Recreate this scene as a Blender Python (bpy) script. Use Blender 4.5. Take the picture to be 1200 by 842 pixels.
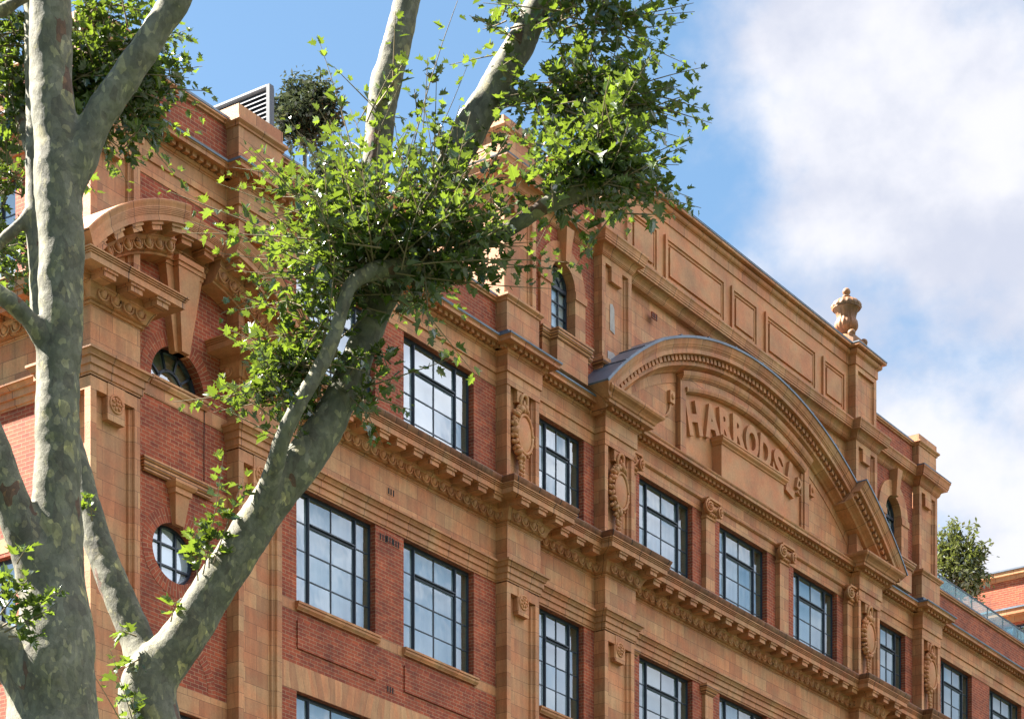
import bpy, bmesh, math, random
from math import sin, cos, pi, sqrt, atan2, radians, hypot
from mathutils import Vector, Matrix, noise
from mathutils.geometry import tessellate_polygon

for o in list(bpy.data.objects):
    bpy.data.objects.remove(o)
S = bpy.context.scene
COL = S.collection

# ------------------------------------------------------------------ camera
FPX, CD, HX, HY = 2850.0, 31.8, 600.0, 1670.0      # focal length in photo pixels, metres to the facade, horizon
YAW = math.atan((2590 - HX) / FPX)
VX, VY = cos(YAW), sin(YAW)
cam = bpy.data.cameras.new('camera')
cam.sensor_width = 36.0
cam.lens = FPX / 1200 * 36
cam.shift_y = (HY - 421) / 1200
cam.clip_start = 0.5
cam.clip_end = 4000
camo = bpy.data.objects.new('camera', cam)
COL.objects.link(camo)
camo.location = (0, -CD, 1.6)
camo.rotation_euler = (pi / 2, 0, YAW - pi / 2)
S.camera = camo

# ------------------------------------------------------------------ sun, sky, exposure
SUN_EL = radians(48)
SUN_AZ = radians(20)           # from +Y towards -X
sdir = Vector((-sin(SUN_AZ) * cos(SUN_EL), cos(SUN_AZ) * cos(SUN_EL), sin(SUN_EL)))
sun = bpy.data.lights.new('sun', 'SUN')
sun.energy = 4.6
sun.angle = radians(0.5)
sun.color = (1.0, 0.94, 0.84)
suno = bpy.data.objects.new('sun', sun)
COL.objects.link(suno)
suno.rotation_euler = sdir.to_track_quat('Z', 'Y').to_euler()
suno.location = (20, 40, 80)

S.view_settings.view_transform = 'Standard'
S.view_settings.look = 'None'
S.view_settings.gamma = 1.0
S.view_settings.use_curve_mapping = False
S.view_settings.exposure = 3.0

W = bpy.data.worlds.new('World')
S.world = W
W.use_nodes = True
wn, wl = W.node_tree.nodes, W.node_tree.links
wn.clear()


def N(nodes, t, **kw):
    n = nodes.new(t)
    for k, v in kw.items():
        if k == 'inp':
            for kk, vv in v.items():
                n.inputs[kk].default_value = vv
        else:
            setattr(n, k, v)
    return n


wo = N(wn, 'ShaderNodeOutputWorld')
bg = N(wn, 'ShaderNodeBackground', inp={'Strength': 0.05})
sky = N(wn, 'ShaderNodeTexSky', sky_type='NISHITA', sun_disc=False, sun_elevation=SUN_EL,
        sun_rotation=-SUN_AZ, altitude=50, air_density=1.0, dust_density=0.6, ozone_density=1.6)
tc = N(wn, 'ShaderNodeTexCoord')
mp = N(wn, 'ShaderNodeMapping', inp={'Scale': (1, 1, 1.25), 'Location': (0.62, 0.35, 0.2)})
nz = N(wn, 'ShaderNodeTexNoise', inp={'Scale': 8.5, 'Detail': 10.0, 'Roughness': 0.56, 'Distortion': 0.0})
wl.new(tc.outputs['Generated'], mp.inputs['Vector'])
wl.new(mp.outputs['Vector'], nz.inputs['Vector'])
dt = N(wn, 'ShaderNodeVectorMath', operation='DOT_PRODUCT')     # the cloud bank lies to one side of the sky
dt.inputs[1].default_value = (0.766, -0.643, 0.0)
wl.new(tc.outputs['Generated'], dt.inputs[0])
bias = N(wn, 'ShaderNodeMapRange', inp={'From Min': 0.225, 'From Max': 0.322, 'To Min': -0.20, 'To Max': 0.125})
wl.new(dt.outputs['Value'], bias.inputs['Value'])
ad = N(wn, 'ShaderNodeMath', operation='ADD')
wl.new(nz.outputs['Fac'], ad.inputs[0])
wl.new(bias.outputs['Result'], ad.inputs[1])
cr = N(wn, 'ShaderNodeMapRange', interpolation_type='SMOOTHSTEP', inp={'From Min': 0.455, 'From Max': 0.68, 'To Min': 0.0, 'To Max': 0.97})
wl.new(ad.outputs['Value'], cr.inputs['Value'])
nz2 = N(wn, 'ShaderNodeTexNoise', inp={'Scale': 13.0, 'Detail': 8.0, 'Roughness': 0.55, 'Distortion': 0.0})
wl.new(mp.outputs['Vector'], nz2.inputs['Vector'])
ccol = N(wn, 'ShaderNodeMix', data_type='RGBA')
ccol.inputs[6].default_value = (1.85, 1.95, 2.3, 1)
ccol.inputs[7].default_value = (2.6, 2.6, 2.75, 1)
nr = N(wn, 'ShaderNodeMapRange', interpolation_type='SMOOTHSTEP', inp={'From Min': 0.36, 'From Max': 0.62})
wl.new(nz2.outputs['Fac'], nr.inputs['Value'])
wl.new(nr.outputs['Result'], ccol.inputs[0])
# boost added to unseen clouds high behind the camera, to fill the shaded facade
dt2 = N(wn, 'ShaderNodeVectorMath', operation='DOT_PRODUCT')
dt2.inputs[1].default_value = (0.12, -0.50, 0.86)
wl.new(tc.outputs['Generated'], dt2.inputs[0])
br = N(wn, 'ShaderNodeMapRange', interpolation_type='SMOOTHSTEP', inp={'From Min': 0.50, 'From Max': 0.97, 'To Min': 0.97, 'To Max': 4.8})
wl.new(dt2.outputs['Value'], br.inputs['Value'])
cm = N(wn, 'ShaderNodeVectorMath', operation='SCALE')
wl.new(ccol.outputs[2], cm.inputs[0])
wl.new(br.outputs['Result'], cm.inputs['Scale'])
sg = N(wn, 'ShaderNodeVectorMath', operation='MULTIPLY')
sg.inputs[1].default_value = (0.50, 0.575, 0.56)
wl.new(sky.outputs['Color'], sg.inputs[0])
mx = N(wn, 'ShaderNodeMix', data_type='RGBA')
wl.new(cr.outputs['Result'], mx.inputs[0])
wl.new(sg.outputs['Vector'], mx.inputs[6])
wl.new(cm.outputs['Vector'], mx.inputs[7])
sx_ = N(wn, 'ShaderNodeSeparateXYZ')                            # sky darkened near the horizon, in place of unseen buildings, to deepen soffit shade
wl.new(tc.outputs['Generated'], sx_.inputs[0])
hdim = N(wn, 'ShaderNodeMapRange', interpolation_type='SMOOTHSTEP', inp={'From Min': 0.0, 'From Max': 0.27, 'To Min': 0.22, 'To Max': 1.0})
wl.new(sx_.outputs['Z'], hdim.inputs['Value'])
hm = N(wn, 'ShaderNodeVectorMath', operation='SCALE')
wl.new(mx.outputs[2], hm.inputs[0])
wl.new(hdim.outputs['Result'], hm.inputs['Scale'])
wl.new(hm.outputs['Vector'], bg.inputs['Color'])
wl.new(bg.outputs['Background'], wo.inputs['Surface'])

random.seed(7)

# ------------------------------------------------------------------ materials
def new_mat(name):
    m = bpy.data.materials.new(name)
    m.use_nodes = True
    nt = m.node_tree
    b = nt.nodes['Principled BSDF']
    return m, nt.nodes, nt.links, b


def ramp(nodes, pts):
    r = nodes.new('ShaderNodeValToRGB')
    e = r.color_ramp.elements
    while len(e) < len(pts):
        e.new(0.5)
    for i, (p, c) in enumerate(pts):
        e[i].position = p
        e[i].color = (*c, 1)
    return r


def mixc(n, l, fac, a, b, mode='MIX'):
    m = n.new('ShaderNodeMix')
    m.data_type = 'RGBA'
    m.blend_type = mode
    for s, v in ((0, fac), (6, a), (7, b)):
        if hasattr(v, 'links'):
            l.new(v, m.inputs[s])
        elif s == 0:
            m.inputs[0].default_value = v
        else:
            m.inputs[s].default_value = (*v, 1)
    return m.outputs[2]


def brick_mat():
    m, n, l, b = new_mat('red_brick')
    uv = n.new('ShaderNodeUVMap')
    t = N(n, 'ShaderNodeTexBrick', offset=0.5, inp={'Scale': 1.0, 'Mortar Size': 0.0065, 'Mortar Smooth': 0.25, 'Bias': 0.0,
        'Brick Width': 0.225, 'Row Height': 0.076, 'Color1': (0.400, 0.078, 0.026, 1), 'Color2': (0.255, 0.043, 0.017, 1), 'Mortar': (0.40, 0.22, 0.12, 1)})
    l.new(uv.outputs[0], t.inputs['Vector'])
    nn = N(n, 'ShaderNodeTexNoise', inp={'Scale': 1.3, 'Detail': 5.0, 'Roughness': 0.6})
    l.new(uv.outputs[0], nn.inputs['Vector'])
    r = ramp(n, [(0.3, (0.62, 0.6, 0.62)), (0.65, (1.12, 1.08, 1.05))])
    l.new(nn.outputs['Fac'], r.inputs['Fac'])
    c = mixc(n, l, 1.0, t.outputs['Color'], r.outputs['Color'], 'MULTIPLY')
    n2 = N(n, 'ShaderNodeTexNoise', inp={'Scale': 9.0, 'Detail': 4.0})
    l.new(uv.outputs[0], n2.inputs['Vector'])
    r2 = ramp(n, [(0.35, (0.8, 0.8, 0.8)), (0.7, (1.15, 1.15, 1.15))])
    l.new(n2.outputs['Fac'], r2.inputs['Fac'])
    c = mixc(n, l, 1.0, c, r2.outputs['Color'], 'MULTIPLY')
    l.new(c, b.inputs['Base Color'])
    b.inputs['Roughness'].default_value = 0.85
    bp = N(n, 'ShaderNodeBump', inp={'Strength': 0.5, 'Distance': 0.006})
    inv = N(n, 'ShaderNodeMath', operation='SUBTRACT')
    inv.inputs[0].default_value = 1
    l.new(t.outputs['Fac'], inv.inputs[1])
    l.new(inv.outputs[0], bp.inputs['Height'])
    l.new(bp.outputs[0], b.inputs['Normal'])
    return m


def stone_mat(name, c1, c2, bw, rh, mort=(0.25, 0.115, 0.050), msize=0.0035, dirt=0.35, streak=0.0):
    m, n, l, b = new_mat(name)
    uv = n.new('ShaderNodeUVMap')
    t = N(n, 'ShaderNodeTexBrick', offset=0.5, inp={'Scale': 1.0, 'Mortar Size': msize, 'Mortar Smooth': 0.3, 'Bias': 0.0,
        'Brick Width': bw, 'Row Height': rh, 'Color1': (*c1, 1), 'Color2': (*c2, 1), 'Mortar': (*mort, 1)})
    l.new(uv.outputs[0], t.inputs['Vector'])
    tc_ = n.new('ShaderNodeTexCoord')
    nn = N(n, 'ShaderNodeTexNoise', inp={'Scale': 0.9, 'Detail': 6.0, 'Roughness': 0.65})
    l.new(tc_.outputs['Object'], nn.inputs['Vector'])
    r = ramp(n, [(0.3, (1 - dirt, 1 - dirt * 1.08, 1 - dirt * 1.1)), (0.62, (1.06, 1.06, 1.06))])
    l.new(nn.outputs['Fac'], r.inputs['Fac'])
    c = mixc(n, l, 1.0, t.outputs['Color'], r.outputs['Color'], 'MULTIPLY')
    nh = N(n, 'ShaderNodeTexNoise', inp={'Scale': 1.7, 'Detail': 3.0})
    l.new(uv.outputs[0], nh.inputs['Vector'])
    rh_ = ramp(n, [(0.38, (1.06, 0.92, 0.86)), (0.62, (0.95, 1.07, 1.10))])
    l.new(nh.outputs['Fac'], rh_.inputs['Fac'])
    c = mixc(n, l, 1.0, c, rh_.outputs['Color'], 'MULTIPLY')
    n2 = N(n, 'ShaderNodeTexNoise', inp={'Scale': 22.0, 'Detail': 5.0, 'Roughness': 0.7})
    l.new(tc_.outputs['Object'], n2.inputs['Vector'])
    r2 = ramp(n, [(0.3, (0.86, 0.84, 0.83)), (0.7, (1.1, 1.1, 1.1))])
    l.new(n2.outputs['Fac'], r2.inputs['Fac'])
    c = mixc(n, l, 1.0, c, r2.outputs['Color'], 'MULTIPLY')
    if streak:
        mp_ = N(n, 'ShaderNodeMapping', inp={'Scale': (5, 5, 0.6)})
        l.new(tc_.outputs['Object'], mp_.inputs['Vector'])
        n3 = N(n, 'ShaderNodeTexNoise', inp={'Scale': 1.4, 'Detail': 5.0, 'Roughness': 0.6})
        l.new(mp_.outputs[0], n3.inputs['Vector'])
        r3 = ramp(n, [(0.42, (1 - streak, 1 - streak, 1 - streak)), (0.6, (1, 1, 1))])
        l.new(n3.outputs['Fac'], r3.inputs['Fac'])
        c = mixc(n, l, 1.0, c, r3.outputs['Color'], 'MULTIPLY')
    l.new(c, b.inputs['Base Color'])
    b.inputs['Roughness'].default_value = 0.62
    b.inputs['Specular IOR Level'].default_value = 0.35
    bp = N(n, 'ShaderNodeBump', inp={'Strength': 0.35, 'Distance': 0.012})
    l.new(n2.outputs['Fac'], bp.inputs['Height'])
    l.new(bp.outputs[0], b.inputs['Normal'])
    return m


def plain(name, col, rough=0.6, var=0.25, scale=3.0, metal=0.0, bump=0.0):
    m, n, l, b = new_mat(name)
    tc_ = n.new('ShaderNodeTexCoord')
    nn = N(n, 'ShaderNodeTexNoise', inp={'Scale': scale, 'Detail': 5.0, 'Roughness': 0.6})
    l.new(tc_.outputs['Object'], nn.inputs['Vector'])
    r = ramp(n, [(0.3, tuple(c * (1 - var) for c in col)), (0.7, tuple(min(1, c * (1 + var)) for c in col))])
    l.new(nn.outputs['Fac'], r.inputs['Fac'])
    l.new(r.outputs['Color'], b.inputs['Base Color'])
    b.inputs['Roughness'].default_value = rough
    b.inputs['Metallic'].default_value = metal
    if bump:
        bp = N(n, 'ShaderNodeBump', inp={'Strength': bump, 'Distance': 0.02})
        l.new(nn.outputs['Fac'], bp.inputs['Height'])
        l.new(bp.outputs[0], b.inputs['Normal'])
    return m


def glass_mat():
    m, n, l, b = new_mat('window_glass')
    out = n['Material Output']
    tc_ = n.new('ShaderNodeTexCoord')
    nn = N(n, 'ShaderNodeTexNoise', inp={'Scale': 1.6, 'Detail': 2.0})
    l.new(tc_.outputs['Object'], nn.inputs['Vector'])
    bp = N(n, 'ShaderNodeBump', inp={'Strength': 0.12, 'Distance': 0.02})
    l.new(nn.outputs['Fac'], bp.inputs['Height'])
    g = N(n, 'ShaderNodeBsdfGlossy', inp={'Color': (0.92, 0.96, 1.0, 1), 'Roughness': 0.015})
    l.new(bp.outputs[0], g.inputs['Normal'])
    d = N(n, 'ShaderNodeBsdfTransparent', inp={'Color': (0.90, 0.94, 0.95, 1)})
    mxs = N(n, 'ShaderNodeMixShader', inp={'Fac': 0.30})
    l.new(d.outputs[0], mxs.inputs[1])
    l.new(g.outputs[0], mxs.inputs[2])
    l.new(mxs.outputs[0], out.inputs['Surface'])
    return m


def clear_glass():
    m, n, l, b = new_mat('balustrade_glass')
    out = n['Material Output']
    g = N(n, 'ShaderNodeBsdfGlossy', inp={'Color': (0.8, 0.95, 0.95, 1), 'Roughness': 0.02})
    t = N(n, 'ShaderNodeBsdfTransparent', inp={'Color': (0.72, 0.86, 0.84, 1)})
    mxs = N(n, 'ShaderNodeMixShader', inp={'Fac': 0.22})
    l.new(t.outputs[0], mxs.inputs[1])
    l.new(g.outputs[0], mxs.inputs[2])
    l.new(mxs.outputs[0], out.inputs['Surface'])
    return m


def bark_mat():
    m, n, l, b = new_mat('plane_bark')
    tc_ = n.new('ShaderNodeTexCoord')
    mp_ = N(n, 'ShaderNodeMapping', inp={'Scale': (1, 1, 0.6)})
    l.new(tc_.outputs['Object'], mp_.inputs['Vector'])
    nd = N(n, 'ShaderNodeTexNoise', inp={'Scale': 6.0, 'Detail': 3.0})
    l.new(mp_.outputs[0], nd.inputs['Vector'])
    dis = N(n, 'ShaderNodeVectorMath', operation='SCALE', inp={'Scale': 0.16})
    l.new(nd.outputs['Color'], dis.inputs[0])
    va = N(n, 'ShaderNodeVectorMath', operation='ADD')
    l.new(mp_.outputs[0], va.inputs[0])
    l.new(dis.outputs[0], va.inputs[1])
    v1 = N(n, 'ShaderNodeTexVoronoi', inp={'Scale': 9.5, 'Randomness': 1.0})
    l.new(va.outputs[0], v1.inputs['Vector'])
    sep = n.new('ShaderNodeSeparateColor')
    l.new(v1.outputs['Color'], sep.inputs[0])
    r = ramp(n, [(0.0, (0.145, 0.145, 0.100)), (0.30, (0.125, 0.126, 0.084)), (0.52, (0.165, 0.162, 0.116)), (0.74, (0.108, 0.102, 0.070)),
                 (0.84, (0.140, 0.140, 0.092)), (0.925, (0.26, 0.245, 0.13)), (0.972, (0.115, 0.062, 0.036))])
    r.color_ramp.interpolation = 'CONSTANT'
    l.new(sep.outputs[0], r.inputs['Fac'])
    v2 = N(n, 'ShaderNodeTexVoronoi', inp={'Scale': 24.0, 'Randomness': 1.0})
    l.new(va.outputs[0], v2.inputs['Vector'])
    sp2 = n.new('ShaderNodeSeparateColor')
    l.new(v2.outputs['Color'], sp2.inputs[0])
    r2 = ramp(n, [(0.0, (0.84, 0.84, 0.83)), (0.4, (1.0, 1.0, 1.0)), (0.72, (1.16, 1.14, 1.06)), (0.92, (1.75, 1.68, 1.4))])
    r2.color_ramp.interpolation = 'CONSTANT'
    l.new(sp2.outputs[0], r2.inputs['Fac'])
    c = mixc(n, l, 1.0, r.outputs['Color'], r2.outputs['Color'], 'MULTIPLY')
    nn = N(n, 'ShaderNodeTexNoise', inp={'Scale': 4.0, 'Detail': 8.0, 'Roughness': 0.72})
    l.new(tc_.outputs['Object'], nn.inputs['Vector'])
    r3 = ramp(n, [(0.3, (0.55, 0.52, 0.48)), (0.7, (1.3, 1.3, 1.28))])
    l.new(nn.outputs['Fac'], r3.inputs['Fac'])
    c = mixc(n, l, 1.0, c, r3.outputs['Color'], 'MULTIPLY')
    c = mixc(n, l, 1.0, c, (0.88, 0.84, 0.82), 'MULTIPLY')
    l.new(c, b.inputs['Base Color'])
    b.inputs['Roughness'].default_value = 0.8
    hs = N(n, 'ShaderNodeMath', operation='ADD')
    l.new(sep.outputs[1], hs.inputs[0])
    l.new(nn.outputs['Fac'], hs.inputs[1])
    hs2 = N(n, 'ShaderNodeMath', operation='ADD')
    l.new(hs.outputs[0], hs2.inputs[0])
    l.new(sp2.outputs[1], hs2.inputs[1])
    bp = N(n, 'ShaderNodeBump', inp={'Strength': 0.9, 'Distance': 0.02})
    l.new(hs2.outputs[0], bp.inputs['Height'])
    l.new(bp.outputs[0], b.inputs['Normal'])
    return m


def leaf_mat(name, d1, d2, tr, mixf=0.5, gloss=0.10):
    m, n, l, b = new_mat(name)
    out = n['Material Output']
    uv = n.new('ShaderNodeUVMap')       # every leaf carries its own random value
    sep = n.new('ShaderNodeSeparateXYZ')
    l.new(uv.outputs[0], sep.inputs[0])
    c = mixc(n, l, sep.outputs[0], d1, d2)
    d = N(n, 'ShaderNodeBsdfDiffuse')
    l.new(c, d.inputs['Color'])
    tcol = mixc(n, l, sep.outputs[0], tr, tuple(x * 0.45 for x in tr))
    t = N(n, 'ShaderNodeBsdfTranslucent')
    l.new(tcol, t.inputs['Color'])
    mxs = N(n, 'ShaderNodeMixShader', inp={'Fac': mixf})
    l.new(d.outputs[0], mxs.inputs[1])
    l.new(t.outputs[0], mxs.inputs[2])
    g = N(n, 'ShaderNodeBsdfGlossy', inp={'Color': (1, 1, 1, 1), 'Roughness': 0.24})
    m2 = N(n, 'ShaderNodeMixShader', inp={'Fac': gloss})
    l.new(mxs.outputs[0], m2.inputs[1])
    l.new(g.outputs[0], m2.inputs[2])
    l.new(m2.outputs[0], out.inputs['Surface'])
    return m


def paving_mat():
    m, n, l, b = new_mat('paving')
    tc_ = n.new('ShaderNodeTexCoord')
    t = N(n, 'ShaderNodeTexBrick', inp={'Scale': 1.0, 'Brick Width': 0.9, 'Row Height': 0.6, 'Mortar Size': 0.008,
        'Color1': (0.045, 0.043, 0.040, 1), 'Color2': (0.038, 0.036, 0.033, 1), 'Mortar': (0.02, 0.02, 0.02, 1)})
    l.new(tc_.outputs['Object'], t.inputs['Vector'])
    nn = N(n, 'ShaderNodeTexNoise', inp={'Scale': 0.6, 'Detail': 6.0})
    l.new(tc_.outputs['Object'], nn.inputs['Vector'])
    r = ramp(n, [(0.3, (0.8, 0.8, 0.8)), (0.7, (1.1, 1.1, 1.1))])
    l.new(nn.outputs['Fac'], r.inputs['Fac'])
    l.new(mixc(n, l, 1.0, t.outputs['Color'], r.outputs['Color'], 'MULTIPLY'), b.inputs['Base Color'])
    b.inputs['Roughness'].default_value = 0.8
    return m


M = dict(
    brick=brick_mat(),
    stone=stone_mat('terracotta_block', (0.62, 0.290, 0.124), (0.45, 0.176, 0.072), 0.66, 0.30, mort=(0.15, 0.062, 0.026), msize=0.0045, dirt=0.24, streak=0.16),
    mould=stone_mat('terracotta_moulding', (0.56, 0.252, 0.106), (0.46, 0.186, 0.077), 0.75, 0.6, mort=(0.13, 0.055, 0.024), msize=0.009, dirt=0.28, streak=0.16),
    carved=stone_mat('carved_terracotta', (0.55, 0.246, 0.102), (0.51, 0.218, 0.089), 5.0, 5.0, msize=0.0, dirt=0.3),
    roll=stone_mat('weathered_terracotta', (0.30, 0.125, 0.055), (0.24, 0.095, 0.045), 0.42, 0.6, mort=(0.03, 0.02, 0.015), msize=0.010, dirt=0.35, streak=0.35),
    urn=stone_mat('weathered_urn', (0.36, 0.165, 0.065), (0.30, 0.13, 0.05), 5.0, 5.0, msize=0.0, dirt=0.4, streak=0.3),
    blind=plain('pale_blind', (0.40, 0.455, 0.49), 0.9, 0.12, 0.7),
    white=plain('white_blind', (0.66, 0.72, 0.76), 0.9, 0.06, 0.7),
    lining=plain('window_lining', (0.30, 0.28, 0.17), 0.8, 0.1),
    patch=plain('pale_render_patch', (0.36, 0.31, 0.28), 0.8, 0.2, 6.0),
    lead=plain('lead_sheet', (0.115, 0.140, 0.180), 0.45, 0.3, 2.0, 0.1, 0.05),
    frame=plain('dark_blue_steel', (0.018, 0.026, 0.040), 0.4, 0.15),
    glass=glass_mat(), clear=clear_glass(),
    louvre=plain('grey_louvre', (0.22, 0.225, 0.245), 0.45, 0.08),
    roofing=plain('roof_felt', (0.22, 0.22, 0.22), 0.9),
    dark=plain('dark_void', (0.012, 0.010, 0.009), 0.9),
    bark=bark_mat(),
    twig=plain('twig', (0.16, 0.12, 0.06), 0.8),
    leaf=leaf_mat('plane_leaf', (0.050, 0.092, 0.016), (0.032, 0.064, 0.012), (0.135, 0.195, 0.015), 0.52, 0.08),
    olive=leaf_mat('olive_leaf', (0.050, 0.062, 0.036), (0.036, 0.046, 0.024), (0.06, 0.075, 0.03), 0.3, 0.06),
    light=leaf_mat('roof_tree_leaf', (0.085, 0.10, 0.028), (0.13, 0.135, 0.055), (0.11, 0.13, 0.025), 0.4, 0.06),
    planter=plain('planter', (0.10, 0.10, 0.11), 0.6),
    paving=paving_mat(),
    grass=plain('lawn', (0.026, 0.042, 0.014), 0.9, 0.3, 0.8),
    asphalt=plain('asphalt', (0.045, 0.045, 0.047), 0.85, 0.2, 6.0),
)

# ------------------------------------------------------------------ mesh builder
def front(x, o, z):
    return (x, -o, z)


SIDEX = 32.07


def side(x, o, z):            # the flank of the building: x runs back from the street corner
    return (SIDEX - o, x, z)


WOFF = {}


class MB:
    def __init__(self, T=front):
        self.v, self.f, self.uv, self.sm, self.T = [], [], [], [], T

    def add(self, verts, faces, uvs=None, smooth=False, raw=False):
        k = len(self.v)
        self.v += [tuple(p) if raw else self.T(*p) for p in verts]
        for i, fc in enumerate(faces):
            self.f.append([k + a for a in fc])
            self.uv.append(uvs[i] if uvs else None)
            self.sm.append(smooth)

    def box(self, x0, x1, o0, o1, z0, z1, u=None):
        vs = [(x, o, z) for x in (x0, x1) for o in (o0, o1) for z in (z0, z1)]
        self.add(vs, [(0, 1, 3, 2), (4, 6, 7, 5), (0, 4, 5, 1), (2, 3, 7, 6), (0, 2, 6, 4), (1, 5, 7, 3)])

    def wedge(self, pts_bottom, pts_top):
        n = len(pts_bottom)
        self.add(pts_bottom + pts_top, [tuple(range(n)), tuple(range(2 * n - 1, n - 1, -1))] +
                 [(i, (i + 1) % n, n + (i + 1) % n, n + i) for i in range(n)])

    def plate(self, outer, holes, o, depth, edge=True, hdepth=None):
        loops = [outer] + holes
        pts = [(x, o, z) for lp in loops for x, z in lp]
        tri = tessellate_polygon([[Vector((x, z, 0)) for x, z in lp] for lp in loops])
        self.add(pts, [tuple(t) for t in tri])
        for i, lp in enumerate(loops):
            if i == 0 and not edge:
                continue
            d = depth if i == 0 or hdepth is None else hdepth
            n = len(lp)
            vs = [(x, o, z) for x, z in lp] + [(x, o - d, z) for x, z in lp]
            self.add(vs, [(a, (a + 1) % n, n + (a + 1) % n, n + a) for a in range(n)])

    def mould(self, prof, path, caps=True, u0=None, vrow=0.3):
        """sweep a profile [(out, z)] along a plan polyline with mitred corners"""
        n = len(path)
        dirs = []
        for i in range(n - 1):
            d = Vector((path[i + 1][0] - path[i][0], path[i + 1][1] - path[i][1]))
            dirs.append(d.normalized())
        mit = []
        for i in range(n):
            ns = []
            if i > 0:
                ns.append(Vector((dirs[i - 1].y, -dirs[i - 1].x)))
            if i < n - 1:
                ns.append(Vector((dirs[i].y, -dirs[i].x)))
            if len(ns) == 2:
                mit.append((ns[0] + ns[1]) / max(0.2, 1 + ns[0].dot(ns[1])))
            else:
                mit.append(ns[0])
        s = [0 if u0 is None else u0]
        for i in range(n - 1):
            s.append(s[-1] + hypot(path[i + 1][0] - path[i][0], path[i + 1][1] - path[i][1]))
        k = len(prof)
        vs = [(path[i][0] + mit[i].x * e, path[i][1] + mit[i].y * e, z) for i in range(n) for e, z in prof]
        fs, uv = [], []
        for i in range(n - 1):
            for j in range(k - 1):
                fs.append((i * k + j, (i + 1) * k + j, (i + 1) * k + j + 1, i * k + j + 1))
                uv.append([(s[i], vrow), (s[i + 1], vrow), (s[i + 1], vrow + .01), (s[i], vrow + .01)])
        if caps:
            fs += [tuple(range(k)), tuple((n - 1) * k + j for j in range(k - 1, -1, -1))]
            uv += [None, None]
        self.add(vs, fs, uv, raw=True)

    def arc(self, prof, xc, zc, R, a0, a1, n, out0=0.0, caps=True, vrow=0.3):
        """profile [(dr, e)] swept round a circle in the wall plane, angles from the top"""
        k = len(prof)
        vs = []
        for i in range(n + 1):
            a = a0 + (a1 - a0) * i / n
            for dr, e in prof:
                vs.append((xc + (R + dr) * sin(a), out0 + e, zc + (R + dr) * cos(a)))
        fs, uv = [], []
        for i in range(n):
            u0, u1 = R * (a0 + (a1 - a0) * i / n) + 50, R * (a0 + (a1 - a0) * (i + 1) / n) + 50
            for j in range(k - 1):
                fs.append((i * k + j, (i + 1) * k + j, (i + 1) * k + j + 1, i * k + j + 1))
                uv.append([(u0, vrow), (u1, vrow), (u1, vrow + .01), (u0, vrow + .01)])
        if caps:
            fs += [tuple(range(k)), tuple(n * k + j for j in range(k - 1, -1, -1))]
            uv += [None, None]
        self.add(vs, fs, uv)

    def ell(self, c, r, nu=8, nv=5, rot=0.0):
        vs = [(0, 0, r[2])]
        for j in range(1, nv):
            t = pi * j / nv
            for i in range(nu):
                a = 2 * pi * i / nu
                vs.append((r[0] * sin(t) * cos(a), r[1] * sin(t) * sin(a), r[2] * cos(t)))
        vs.append((0, 0, -r[2]))
        cr_, sr = cos(rot), sin(rot)
        vs = [(c[0] + x * cr_ + z * sr, c[1] + y, c[2] - x * sr + z * cr_) for x, y, z in vs]
        fs = [(0, 1 + i, 1 + (i + 1) % nu) for i in range(nu)]
        for j in range(nv - 2):
            for i in range(nu):
                p = 1 + j * nu
                fs.append((p + i, p + nu + i, p + nu + (i + 1) % nu, p + (i + 1) % nu))
        p = 1 + (nv - 2) * nu
        fs += [(p + i, len(vs) - 1, p + (i + 1) % nu) for i in range(nu)]
        self.add(vs, fs, smooth=True)

    def tube(self, pts, rad, n=6, raw=False, caps=True):
        P = [Vector(p) for p in pts]
        k = len(P)
        if not hasattr(rad, '__len__'):
            rad = [rad] * k
        t = (P[1] - P[0]).normalized()
        up = Vector((0, 0, 1)) if abs(t.z) < 0.9 else Vector((1, 0, 0))
        x = t.cross(up).normalized()
        vs = []
        for i in range(k):
            t = (P[min(i + 1, k - 1)] - P[max(i - 1, 0)]).normalized()
            x = (x - t * x.dot(t)).normalized()
            y = t.cross(x)
            for j in range(n):
                a = 2 * pi * j / n
                vs.append(P[i] + (x * cos(a) + y * sin(a)) * rad[i])
        fs = [(i * n + j, i * n + (j + 1) % n, (i + 1) * n + (j + 1) % n, (i + 1) * n + j) for i in range(k - 1) for j in range(n)]
        if caps:
            fs += [tuple(range(n))[::-1], tuple((k - 1) * n + j for j in range(n))]
        self.add(vs, fs, smooth=True, raw=raw)

    def lathe(self, c, prof, n=32, flute=None):
        """prof [(r, z)] about a vertical axis through c (x, out, z0)"""
        vs = []
        for (r, z) in prof:
            for i in range(n):
                a = 2 * pi * i / n
                rr = r * (1 + (flute(z, a) if flute else 0))
                vs.append((c[0] + rr * cos(a), c[1] + rr * sin(a), c[2] + z))
        fs = [(j * n + i, j * n + (i + 1) % n, (j + 1) * n + (i + 1) % n, (j + 1) * n + i) for j in range(len(prof) - 1) for i in range(n)]
        fs += [tuple(range(n)), tuple((len(prof) - 1) * n + i for i in range(n))]
        self.add(vs, fs, smooth=True)

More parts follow.
